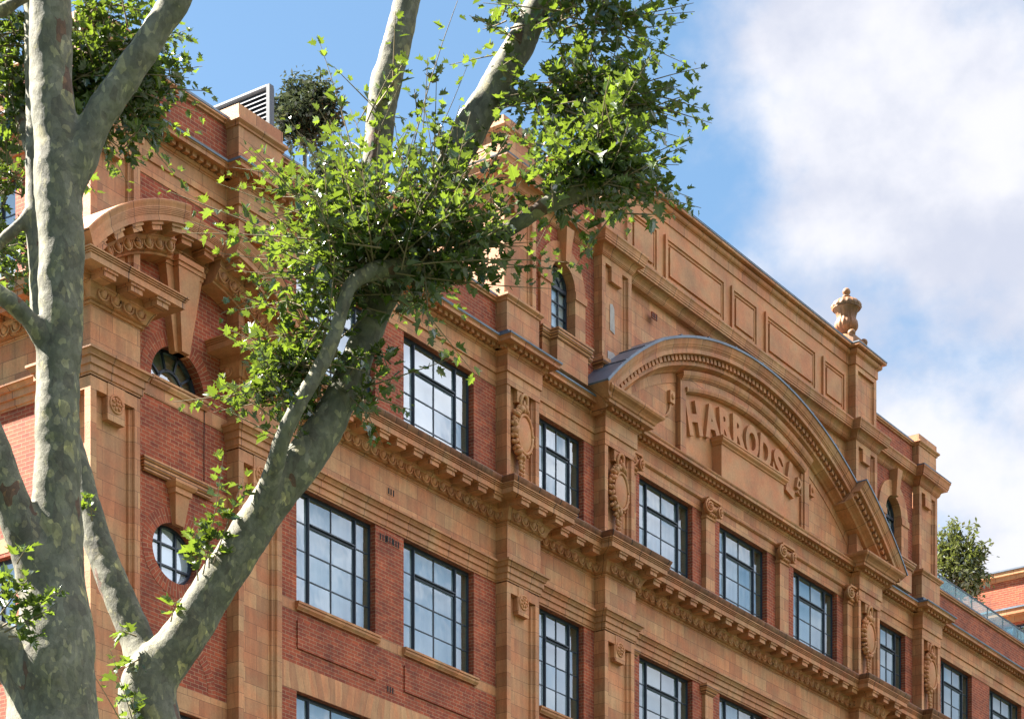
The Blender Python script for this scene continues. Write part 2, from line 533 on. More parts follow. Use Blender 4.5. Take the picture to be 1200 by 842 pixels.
    def build(self, name, mat, parent=None, kind=None):
        off = Vector(WOFF[parent.name]) if parent else Vector((0, 0, 0))
        me = bpy.data.meshes.new(name)
        me.from_pydata([Vector(p) - off for p in self.v], [], self.f)
        uvl = me.uv_layers.new(name='UVMap')
        for p in me.polygons:
            u = self.uv[p.index]
            if u is None:
                nn = p.normal
                for li in p.loop_indices:
                    q = Vector(self.v[me.loops[li].vertex_index])
                    if abs(nn.z) > 0.8:
                        uvl.data[li].uv = (q.x, q.y + 0.13)
                    else:
                        uvl.data[li].uv = (q.x + q.y, q.z)
            else:
                for li, c in zip(p.loop_indices, u):
                    uvl.data[li].uv = c
            p.use_smooth = self.sm[p.index]
        me.materials.append(mat)
        me.validate()
        o = bpy.data.objects.new(name, me)
        COL.objects.link(o)
        if parent:
            o.parent = parent
            WOFF[o.name] = WOFF[parent.name]
        else:
            WOFF[o.name] = (0, 0, 0)
        if kind:
            o['kind'] = kind
        return o


def thing(name, label, cat, loc, group=None):
    o = bpy.data.objects.new(name, None)
    COL.objects.link(o)
    o.location = loc
    o.empty_display_size = 0.5
    o['label'], o['category'] = label, cat
    if group:
        o['group'] = group
    WOFF[o.name] = tuple(loc)
    return o


def rect(x0, x1, z0, z1):
    return [(x0, z0), (x1, z0), (x1, z1), (x0, z1)]


def ellipse(xc, zc, rx, rz, n=32):
    return [(xc + rx * cos(2 * pi * i / n), zc + rz * sin(2 * pi * i / n)) for i in range(n)]


def archhole(xc, hw, z0, zs, n=16):
    return [(xc - hw, z0), (xc + hw, z0)] + [(xc + hw * cos(pi * i / n), zs + hw * sin(pi * i / n)) for i in range(n + 1)]


# ------------------------------------------------------------------ ground
g = MB()
g.add([(-600, 600, 0), (700, 600, 0), (700, -700, 0), (-600, -700, 0)], [(0, 1, 2, 3)])
g.build('ground', M['grass'], kind='structure')
g = MB()
g.add([(-600, -11.5, .004), (700, -11.5, .004), (700, -3.5, .004), (-600, -3.5, .004)], [(0, 1, 2, 3)], raw=True)
g.build('road', M['asphalt'], kind='structure')
g = MB(lambda x, y, z: (x, y, z))
g.box(-600, 700, -3.5, 15.2, -.05, .13)
g.build('pavement', M['paving'], kind='structure')

# ------------------------------------------------------------------ the building
B = thing('brick_building', 'long red brick and terracotta building with an arched pediment lettered HARRODS', 'building', (55, 0, 0))

XC = 56.3
PIL = [(31.76, 33.05), (35.8, 37.1), (44.9, 46.19), (48.98, 50.31), (62.31, 63.64), (66.44, 67.69)]
PO = 0.31
XE = 80.0
AO_P = .1435
WX = [(37.915, 40.5), (41.48, 44.05), (46.64, 48.53), (51.03, 53.6), (54.97, 57.51), (59.0, 61.57), (64.08, 65.96), (68.42, 70.70), (72.03, 74.57), (75.6, 78.1)]
ROWS = [(22.72, 25.09), (18.28, 20.66), (14.1, 16.5), (9.9, 12.3)]
LUN = (34.4, 21.40, 0.74)
OVAL = (34.36, 18.22, 0.66, 0.56)

# --- walls
wall = MB()
holes = [rect(a, b, z0, z1) for a, b in WX for z0, z1 in ROWS]
holes.append([(LUN[0] - LUN[2], LUN[1]), (LUN[0] + LUN[2], LUN[1])] + [(LUN[0] + LUN[2] * cos(pi * i / 20), LUN[1] + LUN[2] * sin(pi * i / 20)) for i in range(1, 20)])
holes.append(ellipse(*OVAL, 36))
holes.append(rect(33.75, 35.0, 13.1, 15.25))
wall.plate(rect(SIDEX, XE, 0, 26.3), holes, 0, 0.34, edge=False)
wall.build('front_wall', M['brick'], B)

sw = MB(side)
SW = [(1.95, 4.4), (6.6, 9.2), (10.6, 13.2)]
sholes = [rect(a, b, 22.72, 25.05) for a, b in SW] + [rect(a, b, 16.0, 17.95) for a, b in SW] + [rect(a, b, 11.6, 14.0) for a, b in SW]
sw.plate(rect(0, 15, 0, 26.3), sholes, 0, 0.3, edge=False)
sw.build('flank_wall', M['brick'], B)
bk = MB()
bk.add([(SIDEX, 15, 0), (XE, 15, 0), (XE, 15, 26.3), (SIDEX, 15, 26.3)], [(0, 1, 2, 3)], raw=True)
bk.add([(XE, 0, 0), (XE, 15, 0), (XE, 15, 26.3), (XE, 0, 26.3)], [(0, 1, 2, 3)], raw=True)
bk.build('rear_wall', M['brick'], B)
rf = MB()
rf.add([(SIDEX + .02, 0.02, 26.25), (XE - .02, 0.02, 26.25), (XE - .02, 14.98, 26.25), (SIDEX + .02, 14.98, 26.25)], [(0, 1, 2, 3)], raw=True)
rf.build('flat_roof', M['roofing'], B)


# --- windows
def window(x0, x1, z0, z1, T=front, cols=None, rows=4, o=-0.14):
    w = x1 - x0
    if cols is None:
        cols = (0.205, 0.5, 0.795) if w > 2.2 else (0.235, 0.5, 0.765)
    f = MB(T)
    fw, d = 0.045, 0.035
    f.box(x0, x0 + fw, o - d, o, z0, z1)
    f.box(x1 - fw, x1, o - d, o, z0, z1)
    f.box(x0 + fw, x1 - fw, o - d, o, z1 - 0.07, z1)
    f.box(x0 + fw, x1 - fw, o - d, o, z0, z0 + 0.06)
    ih0, ih1 = z0 + 0.06, z1 - 0.07
    xm = [x0 + w * c for c in cols]
    for q in (0, 2):
        f.box(xm[q] - 0.034, xm[q] + 0.034, o - d, o + 0.012, ih0, ih1)
        f.box(xm[q] - 0.014, xm[q] + 0.014, o + 0.012, o + 0.03, ih0, ih1)
    f.box(xm[1] - 0.014, xm[1] + 0.014, o - d, o - 0.012, ih0, ih1)
    rh = (ih1 - ih0) / rows
    zt = ih1 - rh
    f.box(xm[0] + 0.045, xm[2] - 0.045, o - d, o + 0.012, zt - 0.045, zt + 0.055)      # transom under the hopper
    f.box(xm[0] + 0.045, xm[2] - 0.045, o + 0.012, o + 0.055, zt + 0.005, zt + 0.032)
    for k in range(1, rows):
        z = ih0 + rh * k
        for a, b in ((x0 + fw, xm[0] - 0.045), (xm[2] + 0.045, x1 - fw)):
            f.box(a, b, o - d, o - 0.012, z - 0.011, z + 0.011)
        if k < rows - 1:
            for a, b in ((xm[0] + 0.045, xm[1] - 0.018), (xm[1] + 0.018, xm[2] - 0.045)):
                f.box(a, b, o - d, o - 0.012, z - 0.011, z + 0.011)
    fo = f.build('window', M['frame'], B)
    p = MB(T)
    xs = [x0 + .03, xm[0], xm[1], xm[2], x1 - .03]
    for i in range(4):
        for k in range(rows):
            t1, t2 = random.uniform(-.005, .005), random.uniform(-.005, .005)
            za, zb = ih0 + rh * k, ih0 + rh * (k + 1)
            a, b = xs[i], xs[i + 1]
            q = o - 0.028
            p.add([(a, q + t1, za), (b, q - t1, za), (b, q - t1 + t2, zb), (a, q + t1 + t2, zb)], [(0, 1, 2, 3)])
    p.build('pane', M['glass'], fo)
    # pale blind or curtain behind, and the lining of the opening
    bd = MB(T)
    nb = 24 if random.random() < .4 else 1
    am_ = .012 if nb > 1 else 0
    zl = z0 + random.choice((0, 0, 0, 0, .25, .6)) if nb == 1 else z0
    qb = o - .21
    pts_ = [(x0 + .02 + (w - .04) * j / nb, qb + am_ * (j % 2)) for j in range(nb + 1)]
    bd.add([(x, q, z) for x, q in pts_ for z in (zl, z1 - .01)], [(2 * j, 2 * j + 2, 2 * j + 3, 2 * j + 1) for j in range(nb)])
    bd.build('blind', M['blind'], fo)
    li = MB(T)
    bk_ = o - .5
    e_ = .006
    for xa in (x0 + e_, x1 - e_):
        li.add([(xa, o - d, z0 + e_), (xa, bk_, z0 + e_), (xa, bk_, z1 - e_), (xa, o - d, z1 - e_)], [(0, 1, 2, 3)])
    for za in (z0 + e_, z1 - e_):
        li.add([(x0 + e_, o - d, za), (x1 - e_, o - d, za), (x1 - e_, bk_, za), (x0 + e_, bk_, za)], [(0, 1, 2, 3)])
    li.add([(x0 + e_, bk_, z0 + e_), (x1 - e_, bk_, z0 + e_), (x1 - e_, bk_, z1 - e_), (x0 + e_, bk_, z1 - e_)], [(0, 1, 2, 3)])
    li.build('lining', M['lining'], fo)
    return fo


for a, b in WX:
    for z0, z1 in ROWS[:3]:
        window(a, b, z0, z1)
for a, b in SW:
    window(a, b, 22.72, 25.05, side)
    window(a, b, 16.0, 17.95, side, rows=3)
    window(a, b, 11.6, 14.0, side)
window(33.75, 35.0, 13.1, 15.25, cols=(0.3, 0.5, 0.7))

# lunette
f = MB()
xc, zc, R = LUN
o = -0.2
f.arc([(-0.06, -.07), (-0.06, 0), (0, 0), (0, -.07)], xc, zc, R, -pi / 2, pi / 2, 24, o)
f.arc([(-0.025, -.05), (-0.025, 0), (0.025, 0), (0.025, -.05)], xc, zc, 0.36, -pi / 2, pi / 2, 16, o)
f.box(xc - R, xc + R, o - .07, o, zc, zc + .05)
for a in (-54, -18, 18, 54):
    a = radians(a)
    p0, p1 = (xc + .36 * sin(a), zc + .36 * cos(a)), (xc + R * sin(a), zc + R * cos(a))
    nx, nz_ = cos(a) * .02, -sin(a) * .02
    f.wedge([(p0[0] - nx, o, p0[1] - nz_), (p1[0] - nx, o, p1[1] - nz_), (p1[0] + nx, o, p1[1] + nz_), (p0[0] + nx, o, p0[1] + nz_)],
            [(p0[0] - nx, o - .05, p0[1] - nz_), (p1[0] - nx, o - .05, p1[1] - nz_), (p1[0] + nx, o - .05, p1[1] + nz_), (p0[0] + nx, o - .05, p0[1] + nz_)])
fo = f.build('lunette_window', M['frame'], B)
p = MB()
p.add([(xc + R * cos(pi * i / 24), o - .045, zc + R * sin(pi * i / 24)) for i in range(25)], [tuple(range(25))])
p.build('pane', M['glass'], fo)
# oval window
xc, zc, rx, rz = OVAL
f = MB()
n = 36
el = lambda r, dz: [(xc + (rx + r) * cos(2 * pi * i / n), dz, zc + (rz + r) * sin(2 * pi * i / n)) for i in range(n)]
vs = el(-.05, o - .07) + el(-.05, o) + el(0, o) + el(0, o - .07)
f.add(vs, [(a * n + i, a * n + (i + 1) % n, (a + 1) * n + (i + 1) % n, (a + 1) * n + i) for a in range(3) for i in range(n)])
for dx in (-.21, .21):
    h = rz * sqrt(1 - (dx / rx) ** 2)
    f.box(xc + dx - .022, xc + dx + .022, o - .05, o - .003, zc - h, zc + h)
for dz in (-.2, .2):
    h = rx * sqrt(1 - (dz / rz) ** 2)
    f.box(xc - h, xc + h, o - .05, o - .006, zc + dz - .018, zc + dz + .018)
fo = f.build('oval_window', M['frame'], B)
p = MB()
p.add([(xc + rx * cos(2 * pi * i / n), o - .04, zc + rz * sin(2 * pi * i / n)) for i in range(n)], [tuple(range(n))])
p.build('pane', M['glass'], fo)


for nm, pts_ in (('lunette', [(LUN[0] + LUN[2] * cos(pi * i / 24), LUN[1] + LUN[2] * sin(pi * i / 24)) for i in range(25)]), ('oval', ellipse(*OVAL, 36))):
    bd = MB()
    bd.add([(x, -.27 if nm == 'oval' else -.33, z) for x, z in pts_], [tuple(range(len(pts_)))])
    bd.build('blind', M['white'] if nm == 'oval' else M['lining'], bpy.data.objects[nm + '_window'])

# brick rings round the curved windows: bricks laid radially (uv turned)
def brick_ring(fn0, fn1, a0, a1, n, o, T=front, edge=True):
    mb = MB(T)
    vs, fs, uv = [], [], []
    s = 0
    prev = None
    for i in range(n + 1):
        a = a0 + (a1 - a0) * i / n
        p0, p1 = fn0(a), fn1(a)
        vs += [(p0[0], o, p0[1]), (p1[0], o, p1[1]), (p1[0], 0, p1[1])]
        pm = ((p0[0] + p1[0]) / 2, (p0[1] + p1[1]) / 2)
        if prev:
            ds = hypot(pm[0] - prev[0], pm[1] - prev[1])
            k = 3 * i
            fs.append((k - 3, k, k + 1, k - 2))
            uv.append([(0.004, s), (0.004, s + ds), (0.221, s + ds), (0.221, s)])
            fs.append((k - 2, k + 1, k + 2, k - 1))
            uv.append([(0.1, s), (0.1, s + ds), (0.12, s + ds), (0.12, s)])
            s += ds
        prev = pm
    mb.add(vs, fs, uv)
    return mb.build('brick_arch', M['brick'], B)


brick_ring(lambda a: (LUN[0] + LUN[2] * sin(a), LUN[1] + LUN[2] * cos(a)), lambda a: (LUN[0] + (LUN[2] + .29) * sin(a), LUN[1] + (LUN[2] + .29) * cos(a)), -pi / 2, pi / 2, 28, 0.006)
brick_ring(lambda a: (OVAL[0] + OVAL[2] * sin(a), OVAL[1] + OVAL[3] * cos(a)), lambda a: (OVAL[0] + (OVAL[2] + .28) * sin(a), OVAL[1] + (OVAL[3] + .28) * cos(a)), -pi, pi, 48, 0.006)
brick_ring(lambda a: (34.4 + .86 * sin(a), 15.72 + .86 * cos(a)), lambda a: (34.4 + 1.08 * sin(a), 15.72 + 1.08 * cos(a)), -pi / 2, pi / 2, 28, 0.006)
for a_, b_ in SW:
    m_ = (a_ + b_) / 2
    brick_ring(lambda a: (m_ + 1.75 * sin(a), 12.75 + 1.75 * cos(a)), lambda a: (m_ + 2.05 * sin(a), 12.75 + 2.05 * cos(a)), -0.8, 0.8, 28, 0.006, side)

# --- plan of the entablatures (world x, y) with the breaks over the pilasters
def brk(ps):
    out = []
    for a, b in ps:
        out += [(a, 0), (a, -PO), (b, -PO), (b, 0)]
    return out


CORNER = [(SIDEX, 15), (SIDEX, 0.99), (SIDEX - PO, 0.99), (SIDEX - PO, -PO), (33.05, -PO), (33.05, 0)]
MAIN = brk(PIL[1:]) + [(XE, 0)]
FULL = CORNER + brk(PIL[1:]) + [(XE, 0)]

# stone friezes and architraves
fz = MB()
ARCH = [(0, 20.66), (0.02, 20.655), (0.02, 20.69), (0.045, 20.70), (0.045, 20.825), (0.08, 20.83), (0.08, 20.96), (0.12, 20.965), (0.12, 20.985),
        (0.13, 21.0), (0.155, 21.05), (0.19, 21.055), (0.19, 21.10), (0.0, 21.13)]
fz.mould(ARCH, MAIN)
fz.mould(ARCH, CORNER)
fz.build('architrave', M['mould'], B)
fr = MB()
fr.mould([(0.0, 21.125), (0.022, 21.13), (0.022, 21.95), (0, 21.95)], [(37.1, 0)] + MAIN[4:], caps=False)
fr.mould([(0.022, 21.12), (0.022, 21.95)], [(SIDEX, 15), (SIDEX, 0.99)], caps=False)
for q in range(len(fr.uv)):
    fr.uv[q] = None
fr.build('stone_frieze', M['stone'], B)

# modillion cornice
def eggs(mb, path, zmid=22.105, pitch=0.30, e=0.13, T=None):
    """egg and dart enrichment along each straight of a plan path"""
    for i in range(len(path) - 1):
        a, b = Vector((*path[i], 0)), Vector((*path[i + 1], 0))
        L = (b - a).length
        d = (b - a).normalized()
        n = Vector((d.y, -d.x, 0))
        if L < 0.25:
            continue
        c = max(1, int(round(L / pitch)))
        for k in range(c):
            s = L * (k + 0.5) / c
            p = a + d * s + n * e
            q = L / c
            # egg
            ring = []
            vs = []
            for t, r, z in ((0.0, 1.0, 0), (0.06, 0.8, 0), (0.085, 0.4, 0)):
                for j in range(10):
                    an = 2 * pi * j / 10
                    vs.append(p + d * (cos(an) * r * q * 0.26) + n * (t + 0.012 * sin(an)) + Vector((0, 0, zmid + sin(an) * r * 0.098)))
            fs = [(u * 10 + j, u * 10 + (j + 1) % 10, (u + 1) * 10 + (j + 1) % 10, (u + 1) * 10 + j) for u in range(2) for j in range(10)] + [tuple(20 + j for j in range(10))]
            mb.add(vs, fs, smooth=True, raw=True)
            # shell round the egg, open at the top
            pts = []
            for j in range(9):
                an = pi * 0.92 + (pi * 1.16) * j / 8
                pts.append(p + d * (cos(an) * q * 0.40) + n * 0.035 + Vector((0, 0, zmid + 0.02 + sin(an) * 0.125)))
            mb.tube(pts, 0.021, 5, raw=True)
            # dart
            pp = a + d * (L * (k + 1.0) / c) + n * (e + .01)
            if k < c - 1:
                mb.add([pp + d * .03 + Vector((0, 0, zmid + .1)), pp - d * .03 + Vector((0, 0, zmid + .1)), pp + Vector((0, 0, zmid - .11)), pp + n * .05 + Vector((0, 0, zmid + .05))],
                       [(0, 3, 2), (3, 1, 2), (0, 1, 3)], raw=True)


def modillions(mb, path, pitch=0.60, z0=22.22, z1=22.37, e0=0.24, e1=0.56):
    for i in range(len(path) - 1):
        a, b = Vector((*path[i], 0)), Vector((*path[i + 1], 0))
        L = (b - a).length
        if L < 0.9:
            continue
        d = (b - a).normalized()
        n = Vector((d.y, -d.x, 0))
        c = max(1, int(round(L / pitch)))
        for k in range(c):
            s = L * (k + 0.5) / c
            p = a + d * s
            mb = MB()
            for w, ea, eb, za, zb in ((0.15, e0 - .05, e1 - 0.03, z0 - .0, z1 - .05), (0.175, e0 - .05, e1, z1 - 0.055, z1 + 0.01)):
                vs = [p + d * sx * w + n * ee + Vector((0, 0, zz)) for sx in (-1, 1) for ee in (ea, eb) for zz in (za, zb)]
                mb.add(vs, [(0, 1, 3, 2), (4, 6, 7, 5), (0, 4, 5, 1), (2, 3, 7, 6), (0, 2, 6, 4), (1, 5, 7, 3)], raw=True)
            mb.build('modillion', M['mould'], cno)


EGGB = [(0, 21.93), (0.04, 21.935), (0.055, 21.96), (0.04, 21.985), (0.10, 22.0), (0.15, 22.12), (0.20, 22.20), (0.22, 22.205), (0.22, 22.235), (0.19, 22.24)]
MODB = [(0.19, 22.24), (0.19, 22.37)]
CORO = [(0.19, 22.37), (0.585, 22.365), (0.585, 22.475)]
FINE = [(0.57, 22.478), (0.57, 22.487), (0.605, 22.49), (0.605, 22.508), (0.585, 22.51), (0.585, 22.519), (0.625, 22.522), (0.625, 22.54), (0.605, 22.542), (0.605, 22.551), (0.648, 22.554), (0.648, 22.578)]
ROLL = [(0.61, 22.58), (0.635, 22.60), (0.655, 22.63), (0.672, 22.67), (0.68, 22.70), (0.66, 22.725), (0.0, 22.77)]
cn = MB()
cn.mould(EGGB + MODB[1:] + CORO[1:] + FINE + [(0.0, 22.60)], MAIN)
cn.mould(EGGB + MODB[1:] + CORO[1:] + FINE + [(0.0, 22.62)], CORNER)
cno = None
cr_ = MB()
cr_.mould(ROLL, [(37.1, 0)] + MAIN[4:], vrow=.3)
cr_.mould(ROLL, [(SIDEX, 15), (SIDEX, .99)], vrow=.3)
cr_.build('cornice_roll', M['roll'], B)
eggs(cn, MAIN)
eggs(cn, [(SIDEX, 5)] + CORNER[1:])
cno = cn.build('modillion_cornice', M['mould'], B)


def seg_ext(path, e):
    """straights of a plan path lengthened to the mitres of an overhang"""
    out = []
    n = len(path)
    for i in range(n - 1):
        a, b = Vector(path[i]), Vector(path[i + 1])
        d = (b - a).normalized()
        def turn(j):
            if j <= 0 or j >= n - 1:
                return 0
            d0 = (Vector(path[j]) - Vector(path[j - 1])).normalized()
            d1 = (Vector(path[j + 1]) - Vector(path[j])).normalized()
            return d0.x * d1.y - d0.y * d1.x
        a2 = a + d * (-e if turn(i) > .5 else (e if turn(i) < -.5 else 0))
        b2 = b + d * (e if turn(i + 1) > .5 else (-e if turn(i + 1) < -.5 else 0))
        out.append((tuple(a2), tuple(b2)))
    return out


for pth in (MAIN, [(SIDEX, 4.2)] + CORNER[1:]):
    for a2, b2 in seg_ext(pth, 0.38):
        modillions(None, [a2, b2])

# upper entablature: architrave, frieze, dentil cornice, lead top
ue = MB()
ue.mould([(0.0, 25.09), (0.018, 25.09), (0.018, 25.372), (0.0, 25.372)], FULL[4:], caps=False)
ue.mould([(0.0, 25.05), (0.018, 25.05), (0.018, 25.372), (0.0, 25.372)], CORNER, caps=False)
ue.mould([(0.0, 25.372), (0.055, 25.375), (0.055, 25.76), (0, 25.76)], FULL, caps=False)
for q in range(len(ue.uv)):
    ue.uv[q] = None
ue.build('upper_frieze', M['stone'], B)
dc = MB()
DENT = [(0.03, 25.735), (0.07, 25.74), (0.075, 25.765), (0.10, 25.775), (0.125, 25.815), (0.125, 25.825), (0.10, 25.83), (0.10, 25.915), (0.345, 25.91), (0.345, 25.985), (0.36, 25.99), (0.375, 26.02), (0.0, 26.06)]
dc.mould(DENT, FULL)
dn = dc
for a2, b2 in seg_ext(FULL, 0.10):
    a, b = Vector((*a2, 0)), Vector((*b2, 0))
    L = (b - a).length
    if L < 0.1:
        continue
    d = (b - a).normalized()
    nn = Vector((d.y, -d.x, 0))
    c = max(1, int(round(L / 0.2)))
    for k in range(c):
        p = a + d * (L * (k + .5) / c)
        vs = [p + d * sx * 0.057 + nn * ee + Vector((0, 0, zz)) for sx in (-1, 1) for ee in (.08, .235) for zz in (25.828, 25.913)]
        dn.add(vs, [(0, 1, 3, 2), (4, 6, 7, 5), (0, 4, 5, 1), (2, 3, 7, 6), (0, 2, 6, 4), (1, 5, 7, 3)], raw=True)
dc.build('dentil_cornice', M['mould'], B)
LEADP = [(0.30, 26.03), (0.39, 26.015), (0.395, 26.055), (0.38, 26.065), (0.10, 26.17), (0.10, 26.26), (0.0, 26.26)]
for pth in (CORNER + brk(PIL[1:3]) + [(48.98, 0)], [(63.64, 0)] + brk(PIL[5:6]) + [(XE, 0)]):
    ld = MB()
    ld.mould(LEADP, pth)
    ld.build('lead_flashing', M['lead'], B)


# --- pilasters
def fret_pier(name, x0, x1, z0, z1, o, T=front, base=0.0, block=None, notch=True, depth=0.13, marg=0.15, rail=0.22, returns=True, bottom=0.0, disc=True):
    """pilaster with a sunk panel framed by a moulding, its top corners stepped"""
    mb = MB(T)
    xc = (x0 + x1) / 2
    a, b, t, bt = x0 + marg, x1 - marg, z1 - rail, z0 + bottom
    if notch:
        nw = (b - a) * 0.27
        nh = 0.34
        hole = [(a, bt), (b, bt), (b, t), (b - nw, t), (b - nw, t - nh), (a + nw, t - nh), (a + nw, t), (a, t)]
    else:
        hole = rect(a, b, bt, t)
    mb.plate(rect(x0, x1, z0, z1), [hole], o, o - base, edge=returns is True, hdepth=depth)
    if returns == 'R':
        mb.add([(x1, o, z0), (x1, o, z1), (x1, base, z1), (x1, base, z0)], [(0, 1, 2, 3)])
    mb.add([(x, o - depth, z) for x, z in rect(a - .01, b + .01, bt - .01, t + .01)], [(0, 1, 2, 3)])
    # quarter round inside the frame on both sides
    for xx, s in ((a, 1), (b, -1)):
        pr = [(xx, o - .012)] + [(xx + s * (.012 + 0.075 * (1 - cos(q))), o - .012 - 0.07 * sin(q)) for q in (0.0, .5, 1.0, 1.4)] + [(xx + s * .09, o - depth)]
        vs = [(x, oo, z) for z in (bt, t - (0.012 if notch else 0.012)) for x, oo in pr]
        k = len(pr)
        mb.add(vs, [(j, j + 1, k + j + 1, k + j) for j in range(k - 1)])
    if block:
        bw, bz0, bz1 = block
        mb.box(xc - bw / 2, xc + bw / 2, o - depth, o + 0.014, bz0, bz1)
    po = mb.build(name, M['stone'], B)
    if block and disc:
        r = MB(T)
        zc = bz0 + (bz1 - bz0) * 0.5
        rr = 0.155
        pts = [(xc + rr * cos(2 * pi * i / 20), o + .02, zc + rr * sin(2 * pi * i / 20)) for i in range(21)]
        r.tube(pts, 0.022, 6)
        r.ell((xc, o + .015, zc), (rr * .92, .02, rr * .92), 14, 6)
        for i in range(7):
            an = 2 * pi * i / 7
            r.ell((xc + .085 * cos(an), o + .03, zc + .085 * sin(an)), (.045, .03, .028), 7, 5, rot=-an)
        r.ell((xc, o + .04, zc), (.035, .03, .035), 8, 5)
        r.build('roundel', M['carved'], po)
    return po


def cartouche(parent, xc, zc, o, sc=1.0):
    mb = MB()
    rx, rz = 0.285 * sc, 0.43 * sc
    mb.ell((xc, o + .03, zc), (rx, .05, rz), 24, 8)
    mb.tube([(xc + rx * 1.02 * cos(2 * pi * i / 32), o + .055, zc + rz * 1.02 * sin(2 * pi * i / 32)) for i in range(33)], 0.038 * sc, 7)
    rnd = random.Random(int(xc * 100))
    for i in range(15):                                   # thick wreath on the left, beads on the right
        t = pi * 0.42 + pi * 1.02 * i / 14
        k = 1.34 + .07 * (i % 2)
        x, z = xc + rx * k * cos(t), zc + rz * (k - .06) * sin(t)
        f_ = rnd.uniform(.6, 1.3)
        mb.ell((x, o + .05, z), (.11 * sc * f_, .085 * f_, .058 * sc * f_), 7, 5, rot=-t + rnd.uniform(-1.1, 1.1))
        mb.ell((x + .05 * sc * cos(t), o + .01, z + .05 * sin(t)), (.09 * sc * rnd.uniform(.5, 1.2), .06, .05 * sc), 7, 5, rot=-t + rnd.uniform(.2, 1.4))
    for i in range(7):
        t = pi * 0.30 - pi * 0.78 * i / 6
        mb.ell((xc + rx * 1.26 * cos(t), o + .02, zc + rz * 1.16 * sin(t)), (.045 * sc, .045, .04 * sc), 7, 5)
    for i in range(9):                                    # drop of leaves below
        z = zc - rz - (.06 + .085 * i) * sc
        w = .13 * (1 - i / 11)
        for sx in (-1, 1):
            mb.ell((xc - .08 * sc + sx * w * .55 * sc, o + .02, z + rnd.uniform(-.02, .02)), (w * .62 * sc, .05, .055 * sc), 7, 5, rot=sx * .7)
    # ribbon loop over the top
    lp = [(xc + .12 * sc * cos(q) - .02, o + .03 + .03 * sin(q), zc + rz + .30 * sc + .16 * sc * sin(q)) for q in [pi * j / 10 for j in range(11)]]
    mb.tube([(xc + .16 * sc, o + .03, zc + rz - .05)] + lp + [(xc - .15 * sc, o + .02, zc + rz + .10 * sc)], 0.042 * sc, 7)
    mb.tube([(xc - .02, o + .02, zc + rz + .02), (xc - .01, o + .04, zc + rz + .2 * sc), (xc, o + .02, zc + rz + .34 * sc)], 0.04 * sc, 6)
    mb.build('cartouche', M['carved'], parent)


for i, (a, b) in enumerate(PIL):
    # lower stage
    if i == 0:
        fret_pier('pilaster', a, b, 0.6, 20.64, PO, block=(0.44, 19.98, 20.64), returns='R')
        fret_pier('pilaster', -PO + .002, 0.99, 0.6, 20.64, PO, T=side, block=(0.44, 19.98, 20.64), returns='R')
    elif i == 1:
        fret_pier('pilaster', a, b, 0.6, 20.64, PO, block=(0.44, 19.98, 20.64))
    else:
        fret_pier('pilaster', a, b, 0.6, 20.64, PO, block=(0.42, 20.02, 20.64))
    # frieze block
    mb = MB()
    mb.box(a, b, 0, PO, 21.12, 21.95)
    if i == 0:
        mb.T = side
        mb.box(-PO + .003, .99, 0, PO - .003, 21.12, 21.94)
    mb.build('frieze_block', M['stone'], B)
    # upper stage
    if i < 2:
        fret_pier('pilaster', a, b, 22.55, 25.37, PO, block=(0.30, 24.86, 25.37), marg=.17, rail=.12, returns='R' if i == 0 else True, disc=False)
        if i == 0:
            fret_pier('pilaster', -PO + .002, .99, 22.55, 25.37, PO, T=side, marg=.17, rail=.12, returns='R', block=(0.30, 24.86, 25.37), disc=False)
    else:
        po = fret_pier('pilaster', a, b, 22.70, 25.37, PO, marg=.14, rail=.20)
        cartouche(po, (a + b) / 2 + .02, 24.15, PO - .015)

# --- ionic pilasters of the middle bay
def ionic(x0, x1):
    mb = MB()
    o = 0.14
    mb.box(x0, x1, 0, o, 22.70, 24.93)
    po = mb.build('ionic_pilaster', M['stone'], B)
    c = MB()
    xc, w = (x0 + x1) / 2, (x1 - x0)
    c.box(x0 - .03, x1 + .03, 0, o + .03, 24.92, 24.97)
    c.box(x0 + .02, x1 - .02, 0, o + .02, 24.97, 25.36)
    c.box(x0 - .09, x1 + .09, 0, o + .15, 25.345, 25.40)
    c.box(x0 - .05, x1 + .05, 0, o + .10, 25.31, 25.345)
    for s in (-1, 1):
        vx = xc + s * (w / 2 + .045)
        # volute spiral, canted outwards
        pts, rad = [], []
        for j in range(40):
            t = j / 39
            an = pi / 2 - s * t * 2 * pi * 2.1
            r = .165 * (1 - t) ** 0.9 + .012
            pts.append((vx + r * cos(an) * .9, o + .12 - .02 * s * cos(an) + .05 * t, 25.16 + r * sin(an)))
            rad.append(.036 * (1 - .55 * t))
        c.tube(pts, rad, 6)
        c.ell((vx, o + .15, 25.16), (.05, .07, .05), 10, 6)
        c.ell((vx, o + .05, 25.16), (.15, .07, .15), 12, 6)
    for k in range(5):
        c.ell((xc + (k - 2) * w * .17, o + .06, 25.18), (.05, .07, .09), 8, 5)
    for k in range(4):
        c.ell((xc + (k - 1.5) * w * .24, o + .04, 25.03), (.06, .06, .05), 8, 5, rot=.5)
    c.build('ionic_capital', M['carved'], po)
    # simple capital and shaft of the storey below
    lo = MB()
    lo.box(x0 + .03, x1 - .03, 0, .10, 12.0, 20.46)
    lo.mould([(0, 20.40), (.03, 20.42), (.05, 20.46), (.10, 20.53), (.12, 20.56), (.12, 20.652), (0, 20.652)], [(x0 + .03, 0), (x0 + .03, -.10), (x1 - .03, -.10), (x1 - .03, 0)])
    lo.build('plain_pilaster', M['stone'], po)


for a, b in ((50.36, 50.66), (54.05, 54.50), (57.98, 58.47), (61.95, 62.26)):
    ionic(a, b)
